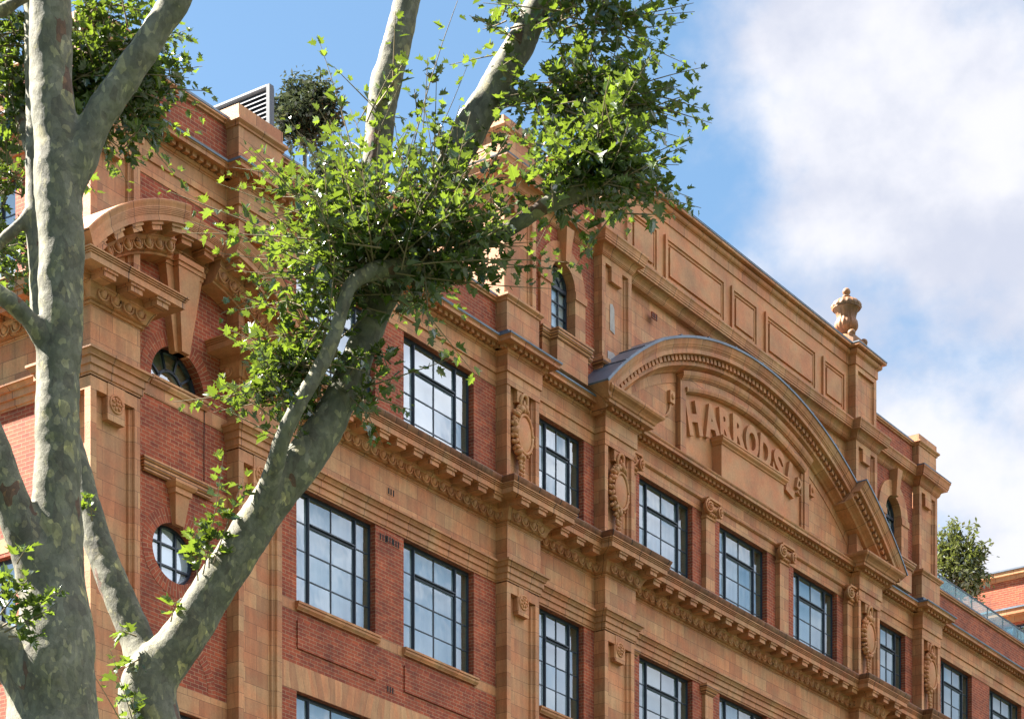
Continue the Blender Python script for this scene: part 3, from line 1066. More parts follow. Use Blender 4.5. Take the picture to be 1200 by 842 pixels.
# moulding over the lintels of the middle bay
mb = MB()
mb.mould([(.018, 25.35), (.05, 25.36), (.085, 25.39), (.085, 25.43), (.05, 25.45), (.018, 25.46)], [(50.31, 0), (62.31, 0)])
mb.build('lintel_moulding', M['mould'], B)

# --- sill bands, sills, panels, flat arches
BR = [(37.1, 44.9), (46.19, 48.98), (50.31, 62.31), (63.64, 66.44), (67.69, XE)]
for a, b in BR:
    ws = [w for w in WX if w[0] > a - .1 and w[1] < b + .1]
    ed = [a] + [q for w in ws for q in w] + [b]
    for k in range(0, len(ed), 2):
        if ed[k + 1] - ed[k] > .05:
            sb = MB()
            sb.box(ed[k], ed[k + 1], -.05, .006, 18.10, 18.31)
            sb.build('sill_band', M['stone'], B)
sb = MB(side)
sb.box(.99, 15, -.05, .006, 18.02, 18.30)
sb.build('sill_band', M['stone'], B)


def sill(x0, x1, z, T=front, e=0.12):
    mb = MB(T)
    prof = [(-.2, z - .16), (e * .5, z - .16), (e * .5, z - .15), (e * .82, z - .10), (e * .82, z - .05), (e, z - .045), (e, z), (-.2, z + .03)]
    k = len(prof)
    vs = [(x, o_, zz) for x in (x0 - .06, x1 + .06) for o_, zz in prof]
    mb.add(vs, [(j, j + 1, k + j + 1, k + j) for j in range(k - 1)] + [tuple(range(k)), tuple(range(2 * k - 1, k - 1, -1))])
    return mb.build('window_sill', M['stone'], B)


for a, b in WX:
    sill(a, b, 18.29)
    sill(a, b, 14.11)
for a, b in SW:
    sill(a, b, 16.0, side)
    sill(a, b, 11.6, side)
sill(33.66, 35.13, 21.36)
for a, b in WX:
    if b - a > 2.2:
        pn = MB()
        pn.box(a, b, -.02, .035, 17.36, 17.92)
        pn.build('raised_brick_panel', M['brick'], B)

# flat arches of splayed stones over the third row
for a, b in BR:
    fa = MB()
    L = b - a
    nst = max(3, int(round(L / .42)))
    for k in range(nst):
        x0, x1 = a + L * k / nst, a + L * (k + 1) / nst
        xm_ = (x0 + x1) / 2
        near = min((w for w in WX if w[0] > a - .2 and w[1] < b + .2), key=lambda w: abs((w[0] + w[1]) / 2 - xm_))
        c = (near[0] + near[1]) / 2
        def sx(x):
            cc = min(((w[0] + w[1]) / 2 for w in WX if w[0] > a - .2 and w[1] < b + .2), key=lambda q: abs(q - x))
            return (x - cc) * .2 * max(0.0, 1 - abs(x - cc) / 1.75)
        t0, t1 = (a if k == 0 else x0 + sx(x0)), (b if k == nst - 1 else x1 + sx(x1))
        b0, b1 = (a if k == 0 else x0 - sx(x0)), (b if k == nst - 1 else x1 - sx(x1))
        g_ = .0
        u = random.uniform(0, 40)
        zb, zt = 16.505, 17.03
        vs = [(b0 + g_, .006, zb), (b1 - g_, .006, zb), (t1 - g_, .006, zt), (t0 + g_, .006, zt), (b0 + g_, -.05, zb), (b1 - g_, -.05, zb), (t1 - g_, -.05, zt), (t0 + g_, -.05, zt)]
        fs = [(0, 1, 2, 3), (0, 4, 5, 1), (1, 5, 6, 2), (2, 6, 7, 3), (3, 7, 4, 0)]
        cx, cz = .66 * random.randint(0, 60) + .33, .15 + .60 * random.randint(0, 30)
        fa.add(vs, fs, [[(cx - .33, cz - .1), (cx + .33, cz - .1), (cx + .33, cz + .1), (cx - .33, cz + .1)]] * 5)
    fa.build('flat_arch', M['stone'], B)

# air bricks
vt = MB()


def vent(x, z, T=front, o=.0, n=3, h=.16):
    mb = MB(T)
    mb.box(x - .13, x + .13, o - .02, o + .008, z - h / 2, z + h / 2)
    vo = mb.build('air_brick', M['brick'] if o < .01 else M['stone'], B)
    d = MB(T)
    for k in range(n):
        xx = x - .085 + .17 * k / (n - 1)
        d.box(xx - .022, xx + .022, o + .004, o + .0105, z - h / 2 + .015, z + h / 2 - .015)
    d.build('slot', M['dark'], vo)


for x, z, o_ in ((41.0, 21.48, .022), (41.0, 17.28, 0), (50.65, 21.55, .022), (51.75, 29.25, 0.0), (40.99, 20.46, 0), (68.9, 21.5, .022)):
    vent(x, z, o=o_)
vent(40.75, 20.44)
vent(41.2, 20.44)

cb = MB()
cb.tube([(35.12, .03, 21.2), (35.12, .02, 20.4), (35.125, .02, 19.76)], .008, 5)
cb.build('cable', M['dark'], B)
for x, z, w_, h_, o_ in ((49.58, 28.35, .22, .62, AO_P), (49.62, 27.35, .5, .3, AO_P)):
    pa = MB()
    pa.add([(x - w_ / 2, o_, z - h_ / 2), (x + w_ / 2, o_, z - h_ / 2 - .05), (x + w_ / 2 - .03, o_, z + h_ / 2 - .06), (x, o_, z + h_ / 2 + .03), (x - w_ / 2, o_, z + h_ / 2)], [(0, 1, 2, 3, 4)])
    pa.build('repair_patch', M['patch'], B)

# --- corner pavilion: lunette sill band, keystones, segmental pediment
pv = MB()
pv.box(33.05, 35.8, 0, .02, 20.98, 21.24)
pv.build('string_course', M['stone'], B)
pv = MB()
pv.box(33.05, 35.8, 0, .02, 19.52, 19.76)
pv.mould([(0, 19.50), (.06, 19.52), (.06, 19.56), (.10, 19.60), (.10, 19.66), (.14, 19.70), (.14, 19.75), (0, 19.78)], [(33.46, 0), (33.46, -.02), (35.2, -.02), (35.2, 0)])
pv.build('string_course', M['stone'], B)
pv = MB()
pv.box(33.05, 35.8, 0, .012, 15.25, 15.72)
pv.box(34.4 - .004, 34.4 + .004, .012, .0135, 15.25, 15.72)
pv.build('string_course', M['stone'], B)


def keystone(x, w0, w1, z0, z1, o0, o1, cap=None):
    mb = MB()
    for s0, s1, da in ((1.0, 1.0, 0.0),):
        bt = [(x - w0, 0, z0), (x + w0, 0, z0), (x + w0, o0, z0), (x - w0, o0, z0)]
        tp = [(x - w1, 0, z1), (x + w1, 0, z1), (x + w1, o1, z1), (x - w1, o1, z1)]
        mb.wedge(bt, tp)
    if cap:
        mb.mould([(0, z1), (.03, z1), (.03, z1 + .1), (.06, z1 + .11), (.10, z1 + .17), (.10, z1 + .22), (0, z1 + .23)],
                 [(x - w1, 0), (x - w1, -o1), (x + w1, -o1), (x + w1, 0)])
    return mb


k1 = keystone(34.36, .12, .20, 18.74, 19.30, .10, .17, True)
k1.build('keystone', M['carved'], B)
k2 = MB()
for w0, w1, oo in ((.20, .50, .20), (.11, .30, .34)):
    k2.wedge([(34.36 - w0, 0, 21.98), (34.36 + w0, 0, 21.98), (34.36 + w0, oo * .75, 21.98), (34.36 - w0, oo * .75, 21.98)],
             [(34.36 - w1, 0, 23.52), (34.36 + w1, 0, 23.52), (34.36 + w1, oo, 23.52), (34.36 - w1, oo, 23.52)])
for w1, oo in ((.52, .22), (.32, .36)):
    k2.box(34.36 - w1, 34.36 + w1, 0, oo, 23.524, 23.60)
    k2.box(34.36 - w1 - .03, 34.36 + w1 + .03, 0, oo + .03, 23.604, 23.70)
k2.build('keystone', M['carved'], B)

PZ, PR = 19.9, 4.46
PX = 34.42
APROF = [(-.77, 0), (-.765, .04), (-.74, .055), (-.715, .04), (-.70, .10), (-.58, .15), (-.50, .20), (-.495, .22), (-.465, .22), (-.46, .19), (-.33, .19), (-.335, .585), (-.225, .585),
         (-.222, .60), (-.20, .60), (-.197, .612), (-.175, .612), (-.172, .624), (-.15, .624), (-.147, .636), (-.125, .636), (-.122, .645), (-.10, .645), (-.07, .655), (-.03, .672), (0, .68), (.02, .66), (.05, 0)]
ap = MB()
A0 = math.asin(3.38 / PR)
ac = lambda x: math.asin((x - PX) / PR)
secs = [(-A0, ac(33.72), PO), (ac(33.72), ac(35.12), 0.0), (ac(35.12), A0, PO)]
for a0, a1, oo in secs:
    pr = [(d, e if (d not in (-.77, .05)) else -oo) for d, e in APROF]
    ap.arc(pr, PX, PZ, PR, a0, a1, 18, oo)
am = ap
for a0, a1, oo in secs:
    L = PR * (a1 - a0)
    c = max(1, int(round(L / .64)))
    for k in range(c):
        a = a0 + (a1 - a0) * (k + .5) / c
        for hw, r0, r1, e1 in ((.135, -.475, -.385, .50), (.165, -.387, -.327, .54)):
            vs = []
            for s in (-1, 1):
                for e in (.15, e1):
                    for r in (r0, r1):
                        aa = a + s * hw / (PR - .4)
                        vs.append((PX + (PR + r) * sin(aa), oo + e, PZ + (PR + r) * cos(aa)))
            am.add(vs, [(0, 1, 3, 2), (4, 6, 7, 5), (0, 4, 5, 1), (2, 3, 7, 6), (0, 2, 6, 4), (1, 5, 7, 3)])
    # eggs round the arch
    c = max(1, int(round(L / .33)))
    for k in range(c):
        a = a0 + (a1 - a0) * (k + .5) / c
        rr = PR - .60
        px_, pz_ = PX + rr * sin(a), PZ + rr * cos(a)
        am.ell((px_, oo + .15, pz_), (.075, .085, .105), 9, 6, rot=a)
        pts = []
        for j in range(9):
            an = pi * .92 + pi * 1.16 * j / 8
            lx, lz = cos(an) * .125, sin(an) * .125 + .02
            pts.append((px_ + lx * cos(a) + lz * sin(a), oo + .165, pz_ - lx * sin(a) + lz * cos(a)))
        am.tube(pts, .02, 5)
apo = ap.build('segmental_pediment', M['mould'], B)
# plain stone backing between the pilasters' cornice ends and the arch
sp_ = MB()
for s in (-1, 1):
    pass

# --- parapet over the pavilion and the flanking bays
for T_, a, b in ((front, 33.05, 35.8), (front, 37.1, 44.9), (front, 67.69, XE), (side, .99, 15)):
    pp = MB(T_)
    pp.box(a, b, -.35, 0.0, 26.3, 27.0)
    pp.build('brick_parapet', M['brick'], B)
COP = [(-.4, 26.99), (.05, 26.99), (.05, 27.03), (.09, 27.05), (.09, 27.08), (-.4, 27.09)]
LC = [(-.42, 27.092), (.075, 27.083), (.095, 27.09), (.095, 27.135), (-.42, 27.18)]
for pth in ([(33.05, 0), (35.8, 0)], [(37.1, 0), (44.9, 0)], [(67.69, 0), (XE, 0)], [(SIDEX, 15), (SIDEX, .99)]):
    pc = MB()
    pc.mould(COP, pth)
    pco = pc.build('parapet_coping', M['mould'], B)
    pl = MB()
    pl.mould(LC, pth)
    pl.build('lead_coping', M['lead'], pco)


def pedestal(x0, x1, z0, z1, o, back=-.5, name='pedestal', cap=True, caph=.10, top=.0, bandz=None):
    mb = MB()
    mb.box(x0, x1, back, o, z0, z1)
    if bandz:
        pass
    mo = mb.build(name, M['stone'], B)
    if cap:
        c = MB()
        pth = [(x0, -back), (x0, -o), (x1, -o), (x1, -back)]
        c.mould([(0, z1 - .04), (.03, z1 - .035), (.035, z1), (.07, z1 + .03), (.09, z1 + .05), (.09, z1 + caph), (0, z1 + caph + .01)], pth)
        c.box(x0 + .001, x1 - .001, back, o - .001, z1 - .02, z1 + caph + .005)
        if top:
            c.box(x0 - .01, x1 + .01, back, o + .01, z1 + caph, z1 + caph + top)
        c.build('pedestal_cap', M['mould'], mo)
    return mo


pedestal(SIDEX - PO, 33.05, 26.2, 26.97, PO, back=-.99, top=.28)
pedestal(35.8, 37.1, 26.2, 26.97, PO, back=-.9, top=.28)

# louvred screen on the roof
lv = MB()
lv.box(39.56, 39.62, -5.4, -2.05, 26.25, 30.10)
LO = lv.build('louvred_screen', M['frame'], B)
lf = MB()
lp_ = MB()
lp_.box(39.43, 39.57, -2.11, -2.02, 26.25, 30.12)
lp_.build('louvre_post', M['frame'], LO)
lf.box(39.44, 39.56, -5.4, -5.32, 26.25, 30.13)
lf.box(39.44, 39.56, -5.32, -2.11, 30.09, 30.13)
lf.build('louvre_frame', M['louvre'], LO)
lb = MB()
for k in range(37):
    z = 26.4 + k * .0985
    lb.wedge([(39.555, -5.32, z + .10), (39.555, -2.11, z + .10), (39.465, -2.11, z), (39.465, -5.32, z)], [(39.555, -5.32, z + .108), (39.555, -2.11, z + .108), (39.465, -2.11, z + .018), (39.465, -5.32, z + .018)])
lb.build('louvre_blades', M['louvre'], LO)

# --- attic
AO = 0.23
for x0, x1 in ((44.9, 46.19), (66.44, 67.69)):
    pedestal(x0, x1, 26.2, 27.02, PO, back=-1.2, caph=.10)
    # pier of the attic
    mb = MB()
    mb.box(x0 + .02, x1 - .02, -1.2, AO - .1, 27.12, 29.66)
    mb.build('attic_core', M['stone'], B)
    fret_pier('attic_pier', x0 + .005, x1 - .005, 27.12, 29.66, AO, base=-.2, bottom=.12, rail=.16)
for x0, x1 in ((48.98, 50.31), (62.31, 63.64)):
    mb = MB()
    mb.box(x0 + .02, x1 - .02, -.6, AO - .1, 26.2, 32.0)
    mb.build('attic_core', M['stone'], B)
    fret_pier('attic_pier', x0, x1, 27.2, 29.66, AO, base=-.2, bottom=.05, rail=.16)
    fret_pier('attic_pier', x0 + .01, x1 - .01, 30.1, 31.86, AO - .02, base=-.2, bottom=.32, rail=.2, notch=False)
    mb = MB()
    mb.mould([(0, 26.98), (.03, 27.0), (.10, 27.05), (.10, 27.14), (.02, 27.2), (0, 27.2)], [(x0, .2), (x0, -AO), (x1, -AO), (x1, .2)])
    mb.box(x0 - .0, x1 + .0, 0, AO, 26.2, 26.98)
    mb.build('pier_base', M['stone'], B)

# bays with the arched windows
for xc, s in ((47.55, 1), (2 * XC - 47.55, -1)):
    x0, x1 = (46.19, 48.98) if s > 0 else (63.64, 66.44)
    hw = 0.51
    mb = MB()
    mb.plate(rect(x0, x1, 26.3, 29.67), [archhole(xc, hw + .03, 27.1, 28.42)], 0, .4, edge=False)
    mb.build('attic_wall', M['brick'], B)
    mb = MB()
    mb.box(x0, x1, -.35, 0, 30.0, 30.86)
    mb.build('brick_parapet', M['brick'], B)
    # stone surround with imposts
    sr = MB()
    hole = archhole(xc, hw, 26.98, 28.42)
    out_ = archhole(xc, .95, 26.98, 28.42, 20)
    n_ = 16
    io = [(xc + hw * cos(pi * i / 20), 28.42 + hw * sin(pi * i / 20)) for i in range(21)]
    oo_ = [(xc + .95 * cos(pi * i / 20), 28.42 + .95 * sin(pi * i / 20)) for i in range(21)]
    outer = [(xc + .95, 26.98)] + oo_ + [(xc - .95, 26.98), (xc - hw, 26.98)] + io[::-1] + [(xc + hw, 26.98)]
    sr.plate(outer, [], .07, .40)
    for sx in (-1, 1):
        a_, b_ = sorted((xc + sx * (hw - .015), xc + sx * (.95 + .03)))
        sr.box(a_, b_, -.25, .10, 28.24, 28.42)
    so = sr.build('arched_surround', M['stone'], B)
    ks = keystone(xc, .085, .155, 28.90, 29.66, .20, .28)
    ks.build('keystone', M['carved'], so)
    # projecting pedestal under the window
    pb = MB()
    pb.box(xc - .64, xc + .66, 0, .33, 26.2, 26.86)
    pb.box(xc - .95, xc + .95, 0, .12, 26.2, 26.84)
    pb.mould([(0, 26.84), (.03, 26.845), (.05, 26.90), (.09, 26.94), (.09, 27.0), (.11, 27.01), (.11, 27.06), (-.3, 27.08)],
             [(xc - .97, 0), (xc - .97, -.12), (xc - .64, -.12), (xc - .64, -.33), (xc + .66, -.33), (xc + .66, -.12), (xc + .97, -.12), (xc + .97, 0)])
    pb.build('window_pedestal', M['stone'], so)
    # window
    f = MB()
    o = -.17
    f.box(xc - hw, xc - hw + .05, o - .06, o, 27.08, 28.42)
    f.box(xc + hw - .05, xc + hw, o - .06, o, 27.08, 28.42)
    f.box(xc - hw + .05, xc + hw - .05, o - .06, o, 27.08, 27.14)
    f.box(xc - hw + .05, xc + hw - .05, o - .06, o + .02, 28.37, 28.45)
    f.arc([(-.05, -.06), (-.05, 0), (0, 0), (0, -.06)], xc, 28.42, hw, -pi / 2, pi / 2, 20, o)
    f.arc([(-.02, -.05), (-.02, -.004), (.02, -.004), (.02, -.05)], xc, 28.42, .24, -pi / 2, pi / 2, 12, o)
    for dx in (-.15, .15):
        f.box(xc + dx - .017, xc + dx + .017, o - .05, o - .004, 27.14, 28.37)
    for z in (27.45, 27.76, 28.07):
        f.box(xc - hw + .05, xc + hw - .05, o - .05, o - .008, z - .014, z + .014)
    for a in (-50, 0, 50):
        a = radians(a)
        f.tube([(xc + .24 * sin(a), o - .025, 28.42 + .24 * cos(a)), (xc + .47 * sin(a), o - .025, 28.42 + .47 * cos(a))], .018, 4)
    fo = f.build('arched_window', M['frame'], B)
    p = MB()
    p.add([(x, o - .04, z) for x, z in archhole(xc, hw, 27.1, 28.42)], [tuple(range(len(archhole(xc, hw, 27.1, 28.42))))])
    p.build('pane', M['glass'], fo)
    p = MB()
    p.add([(x, o - .09, z) for x, z in archhole(xc, hw, 27.1, 28.42)], [tuple(range(len(archhole(xc, hw, 27.1, 28.42))))])
    p.build('blind', M['white'], fo)

# middle attic wall
for bx_ in ((50.31, 62.31, -.6, -.12, 26.2, 29.9), (50.31, 62.31, -.6, -.02, 29.9, 32.06), (45.0, 67.6, -8, -.66, 26.25, 29.8), (49.05, 63.57, -5, -.61, 29.8, 32.2)):
    mb = MB()
    mb.box(*bx_)
    mb.build('attic_wall', M['carved'] if bx_[4] > 29 else M['stone'], B)

# attic cornices
C3 = [(-.13, 29.64), (.025, 29.645), (.025, 29.665), (.045, 29.67), (.045, 29.69), (.06, 29.70), (.075, 29.76), (.11, 29.82), (.15, 29.85), (.24, 29.855), (.24, 29.90), (.26, 29.91), (.26, 29.95), (.27, 29.96),
      (.275, 30.0), (.29, 30.05), (.31, 30.08), (.31, 30.12), (0, 30.16)]
ATT = [(44.9, 8), (44.9, -AO), (46.19, -AO), (46.19, 0), (48.98, 0), (48.98, -AO), (50.31, -AO), (50.31, 0), (62.31, 0), (62.31, -AO), (63.64, -AO), (63.64, 0), (66.44, 0), (66.44, -AO), (67.69, -AO), (67.69, 8)]
mb = MB()
mb.mould(C3, ATT)
mb.build('attic_cornice', M['mould'], B)
for a, b in ((46.19, 48.98), (63.64, 66.44)):
    mb = MB()
    mb.mould([(-.4, 30.85), (.04, 30.85), (.04, 30.88), (.08, 30.90), (.08, 30.935), (-.4, 30.94)], [(a, 0), (b, 0)])
    pco = mb.build('parapet_coping', M['mould'], B)
    mb = MB()
    mb.mould([(-.42, 30.943), (.065, 30.936), (.085, 30.945), (.085, 30.985), (-.42, 31.02)], [(a, 0), (b, 0)])
    mb.build('lead_coping', M['lead'], pco)
for pth in ([(66.44, .4), (66.44, -AO), (67.69, -AO), (67.69, 3)], [(44.9, 3), (44.9, -AO), (46.19, -AO), (46.19, .4)]):
    mb = MB()
    mb.mould([(.20, 30.13), (.315, 30.122), (.32, 30.15), (.0, 30.22)], pth)
    mb.build('lead_flashing', M['lead'], B)
for a, b in ((44.9, 46.19), (66.44, 67.69)):
    pedestal(a + .02, b - .02, 30.14, 30.90, AO - .03, back=-1.2, caph=.09, top=.21)

# high attic: panels, cornice, lead edge
HA = [(48.98, 4), (48.98, -AO + .02), (50.31, -AO + .02), (50.31, .02), (62.31, .02), (62.31, -AO + .02), (63.64, -AO + .02), (63.64, 4)]
mb = MB()
mb.mould([(0, 31.80), (.03, 31.805), (.03, 32.03), (.045, 32.04), (.05, 32.06), (.085, 32.07), (.115, 32.10), (.13, 32.14), (.12, 32.19), (.09, 32.215), (.20, 32.22), (.22, 32.235), (.22, 32.29), (0, 32.31)], HA)
mb.build('attic_cornice', M['mould'], B)
mb = MB()
mb.mould([(.0, 32.315), (.215, 32.292), (.235, 32.30), (.235, 32.33), (.0, 32.37)], HA)
mb.add([(48.98, 5, 32.36), (63.64, 5, 32.36), (63.64, -.2, 32.36), (48.98, -.2, 32.36)], [(0, 1, 2, 3)], raw=True)
mb.build('lead_coping', M['lead'], B)
for x0, x1 in ((-5.78, -4.42), (-4.08, -1.08), (-.74, .66), (1.08, 3.98), (4.38, 5.74)):
    x0, x1 = XC + x0, XC + x1
    mb = MB()
    z0, z1 = 30.28, 31.48
    o = -.02
    mb.plate(rect(x0, x1, z0, z1), [rect(x0 + .10, x1 - .10, z0 + .10, z1 - .10)], o + .065, .07, hdepth=.065)
    mb.plate(rect(x0 + .10, x1 - .10, z0 + .10, z1 - .10), [rect(x0 + .17, x1 - .17, z0 + .17, z1 - .17)], o + .03, .05, edge=False, hdepth=.05)
    mb.box(x0 + .235, x1 - .235, o - .03, o + .05, z0 + .235, z1 - .235)
    mb.build('attic_panel', M['carved'], B)

# urns
def urn(x):
    mb = MB()
    c = (x, -.42, 32.76)
    mb.box(x - .44, x + .44, -.86, .02, 32.36, 32.80)
    for sx in (-1, 1):
        for so in (-1, 1):
            mb.ell((x + sx * .38, -.42 + so * .36, 32.85), (.12, .12, .10), 8, 6)
    prof = [(.40, .06), (.36, .10), (.27, .16), (.20, .22), (.16, .27), (.17, .30), (.22, .31), (.22, .335), (.27, .37), (.315, .44), (.33, .52), (.32, .60), (.285, .66), (.265, .72),
            (.275, .80), (.30, .88), (.33, .95), (.37, .985), (.40, 1.0)]
    def fl(z, a):
        if .34 < z < .95:
            return .10 * abs(sin(a * 8)) - .06
        return 0
    mb.lathe(c, prof, 72, fl)
    uo = mb.build('urn', M['urn'], B)
    l_ = MB()
    prof = [(.40, .99), (.425, 1.02), (.43, 1.06), (.41, 1.11), (.37, 1.17), (.29, 1.23), (.18, 1.26), (.09, 1.28), (.075, 1.31), (.12, 1.34), (.12, 1.365), (.07, 1.385), (.06, 1.40), (.10, 1.44), (.115, 1.49), (.10, 1.55), (.06, 1.59), (.01, 1.60)]
    def fl2(z, a):
        return (.11 * abs(sin(a * 8)) - .06) if 1.03 < z < 1.24 else 0
    l_.lathe(c, prof, 64, fl2)
    l_.build('urn_lid', M['urn'], uo)


urn(62.98)

# --- the great segmental pediment
ZC, RR = 18.1, 11.42
TO = -0.06
PROF = [(-.72, TO), (-.70, .02), (-.66, .06), (-.62, .14), (-.60, .20), (-.585, .24), (-.50, .24), (-.495, .225), (-.485, .22), (-.36, .22), (-.355, .42), (-.345, .43), (-.24, .43), (-.235, .445), (-.205, .45),
        (-.20, .47), (-.17, .48), (-.14, .50), (-.09, .515), (-.04, .535), (0, .545), (0, 0)]
gp = MB()
ac = lambda d: math.asin(d / (RR))
CS = [(-ac(8.02), -ac(5.42), PO), (-ac(5.42), ac(5.42), 0.0), (ac(5.42), ac(8.02), PO)]
for a0, a1, oo in CS:
    pr = [(d, e) for d, e in PROF]
    pr[0] = (-.72, -.2 - oo)
    pr[-1] = (0, -oo)
    gp.arc(pr, XC, ZC, RR, a0, a1, 60 if oo == 0 else 18, oo)
gd = gp
for a0, a1, oo in CS:
    c = int(round((RR - .42) * (a1 - a0) / .2))
    for k in range(c):
        a = a0 + (a1 - a0) * (k + .5) / c
        vs = []
        for s in (-1, 1):
            for e in (.2, .33):
                for r in (-.485, -.362):
                    aa = a + s * .058 / (RR - .42)
                    vs.append((XC + (RR + r) * sin(aa), oo + e, ZC + (RR + r) * cos(aa)))
        gd.add(vs, [(0, 1, 3, 2), (4, 6, 7, 5), (0, 4, 5, 1), (2, 3, 7, 6), (0, 2, 6, 4), (1, 5, 7, 3)])
gpo = gp.build('arched_pediment', M['mould'], B)
gl = MB()
for a0, a1, oo in CS:
    gl.arc([(.004, -oo - .4), (.004, oo * 0 + .54), (-.02, .552), (-.02, .565), (.035, .565), (.045, .55), (.045, -oo - .4)], XC, ZC, RR, a0 - .001, a1 + .001, 40, oo)
    c = int((a1 - a0) * RR / 1.5) + 1
    for k in range(1, c):
        a = a0 + (a1 - a0) * k / c
        gl.arc([(.045, -oo - .2), (.045, .565), (.065, .56), (.068, -oo - .2)], XC, ZC, RR, a - .0022, a + .0022, 1, oo)
gl.build('lead_roof', M['lead'], gpo)
# tympanum
ty = MB()
pts = []
a1 = math.acos((26.0 - ZC) / (RR - .72))
poly = [(XC + (RR - .70) * sin(a), ZC + (RR - .70) * cos(a)) for a in [-a1 + 2 * a1 * i / 60 for i in range(61)]]
ty.plate(poly, [], TO, .1)
ty.build('tympanum', M['stone'], gpo)
# ring of voussoirs just proud of the tympanum
vo = MB()
vo.arc([(-.94, TO - .02), (-.94, TO + .02), (-.69, TO + .02)], XC, ZC, RR, -ac(7.2), ac(7.2), 60, 0)
vo.build('voussoirs', M['mould'], gpo)
# pedestal blocks carrying the forward ends
for s in (-1, 1):
    pe = MB()
    x0, x1 = sorted((XC + s * 6.02, XC + s * 7.33))
    h = lambda x: ZC + sqrt(max(0, (RR - .72) ** 2 - (x - XC) ** 2))
    pe.wedge([(x0, 0, 26.0), (x1, 0, 26.0), (x1, PO + TO, 26.0), (x0, PO + TO, 26.0)], [(x0, 0, h(x0)), (x1, 0, h(x1)), (x1, PO + TO, h(x1)), (x0, PO + TO, h(x0))])
    pe.mould([(0, 26.26), (.05, 26.26), (.05, 26.36), (.02, 26.42), (0, 26.42)], [(x0, 0), (x0, -PO - TO), (x1, -PO - TO), (x1, 0)])
    pe.build('pediment_block', M['stone'], gpo)
# big ledge mouldings over the pilasters
for a, b in ((48.98, 50.31), (62.31, 63.64)):
    lg = MB()
    lg.mould([(.345, 25.985), (.38, 26.0), (.40, 26.05), (.45, 26.10), (.52, 26.14), (.55, 26.19), (.55, 26.235), (0, 26.26)], [(a, 0), (a, -PO), (b, -PO), (b, 0)])
    lg.build('ledge', M['mould'], gpo)
ctr = MB()
ctr.mould([(.345, 25.985), (.365, 26.0), (.37, 26.04), (-.15, 26.10)], [(50.31, 0), (62.31, 0)])
ctr.build('ledge', M['mould'], gpo)

# sign frame: raised block with an arched moulding, square sides
FX = 3.44
fo_ = RR - .70
ri = 10.22
fm = MB()
fa0 = math.asin(FX / 10.6)
FO = .09
# outer frame as a plate with a sunk field
def arcpts(r, hw, n=24):
    a = math.asin(hw / r)
    return [(XC + r * sin(-a + 2 * a * i / n), ZC + r * cos(-a + 2 * a * i / n)) for i in range(n + 1)]


outer = [(XC + FX, 26.05), (XC - FX, 26.05)][::-1]
outl = [(XC - FX, 26.05)] + arcpts(10.72, FX) + [(XC + FX, 26.05)]
inl = [(XC - FX + .26, 26.05)] + arcpts(ri, FX - .26) + [(XC + FX - .26, 26.05)]
fm.plate(outl + inl[::-1], [], FO, .22)
fm.arc([(-.06, FO - .02), (-.06, FO + .03), (-.03, FO + .03), (-.03, FO + .06), (.04, FO + .10), (.13, FO + .12), (.15, FO + .05), (.15, FO - .2)], XC, ZC, 10.58, -math.asin(FX / 10.6), math.asin(FX / 10.6), 40, 0)
fm.arc([(0, FO - .2), (0, FO - .03), (.03, FO + .02), (.03, FO + .04), (.10, FO + .06), (.14, FO + .06), (.14, FO - .01)], XC, ZC, ri - .02, -math.asin((FX - .27) / ri), math.asin((FX - .27) / ri), 40, 0)
for s_ in (-1, 1):
    xa, xb = sorted((XC + s_ * (FX - .36), XC + s_ * (FX - .265)))
    fm.box(xa, xb, FO - .12, FO - .045, 26.05, ZC + sqrt(ri ** 2 - (FX - .34) ** 2) - .06)
fmo = fm.build('sign_frame', M['mould'], gpo)
fi = MB()
inl2 = [(XC - FX + .22, 26.05)] + arcpts(ri + .02, FX - .22) + [(XC + FX - .22, 26.05)]
fi.plate(inl2, [], -.02, .03, edge=False)
fi.build('sign_field', M['carved'], gpo)
# shelf under the letters
sh = MB()
sx0, sx1 = XC - 1.67, XC + 1.67
sh.box(sx0, sx1, -.03, .26, 26.05, 27.0)
sh.mould([(0, 26.96), (.03, 26.965), (.04, 27.0), (.09, 27.04), (.10, 27.06), (.10, 27.10), (.12, 27.11), (.12, 27.15), (0, 27.17)],
         [(sx0, 0), (sx0, -.26), (sx1, -.26), (sx1, 0)])
sh.build('sign_shelf', M['carved'], gpo)
# little scroll brackets either side
for s in (-1, 1):
    sc = MB()
    xx = XC + s * 3.74
    sc.box(xx - .11, xx + .11, TO, TO + .10, 27.36, 27.66)
    if s < 0:
        sc.tube([(xx, TO + .02, 27.38), (xx + s * .03, TO + .02, 27.2), (xx + s * .14, TO + .02, 27.03), (xx + s * .34, TO + .02, 26.92), (xx + s * .6, TO + .02, 26.88)], [.05, .045, .04, .035, .03], 6)
    sc.ell((xx, TO + .11, 27.52), (.06, .04, .08), 8, 5)
    sc.build('scroll_bracket', M['carved'], gpo)


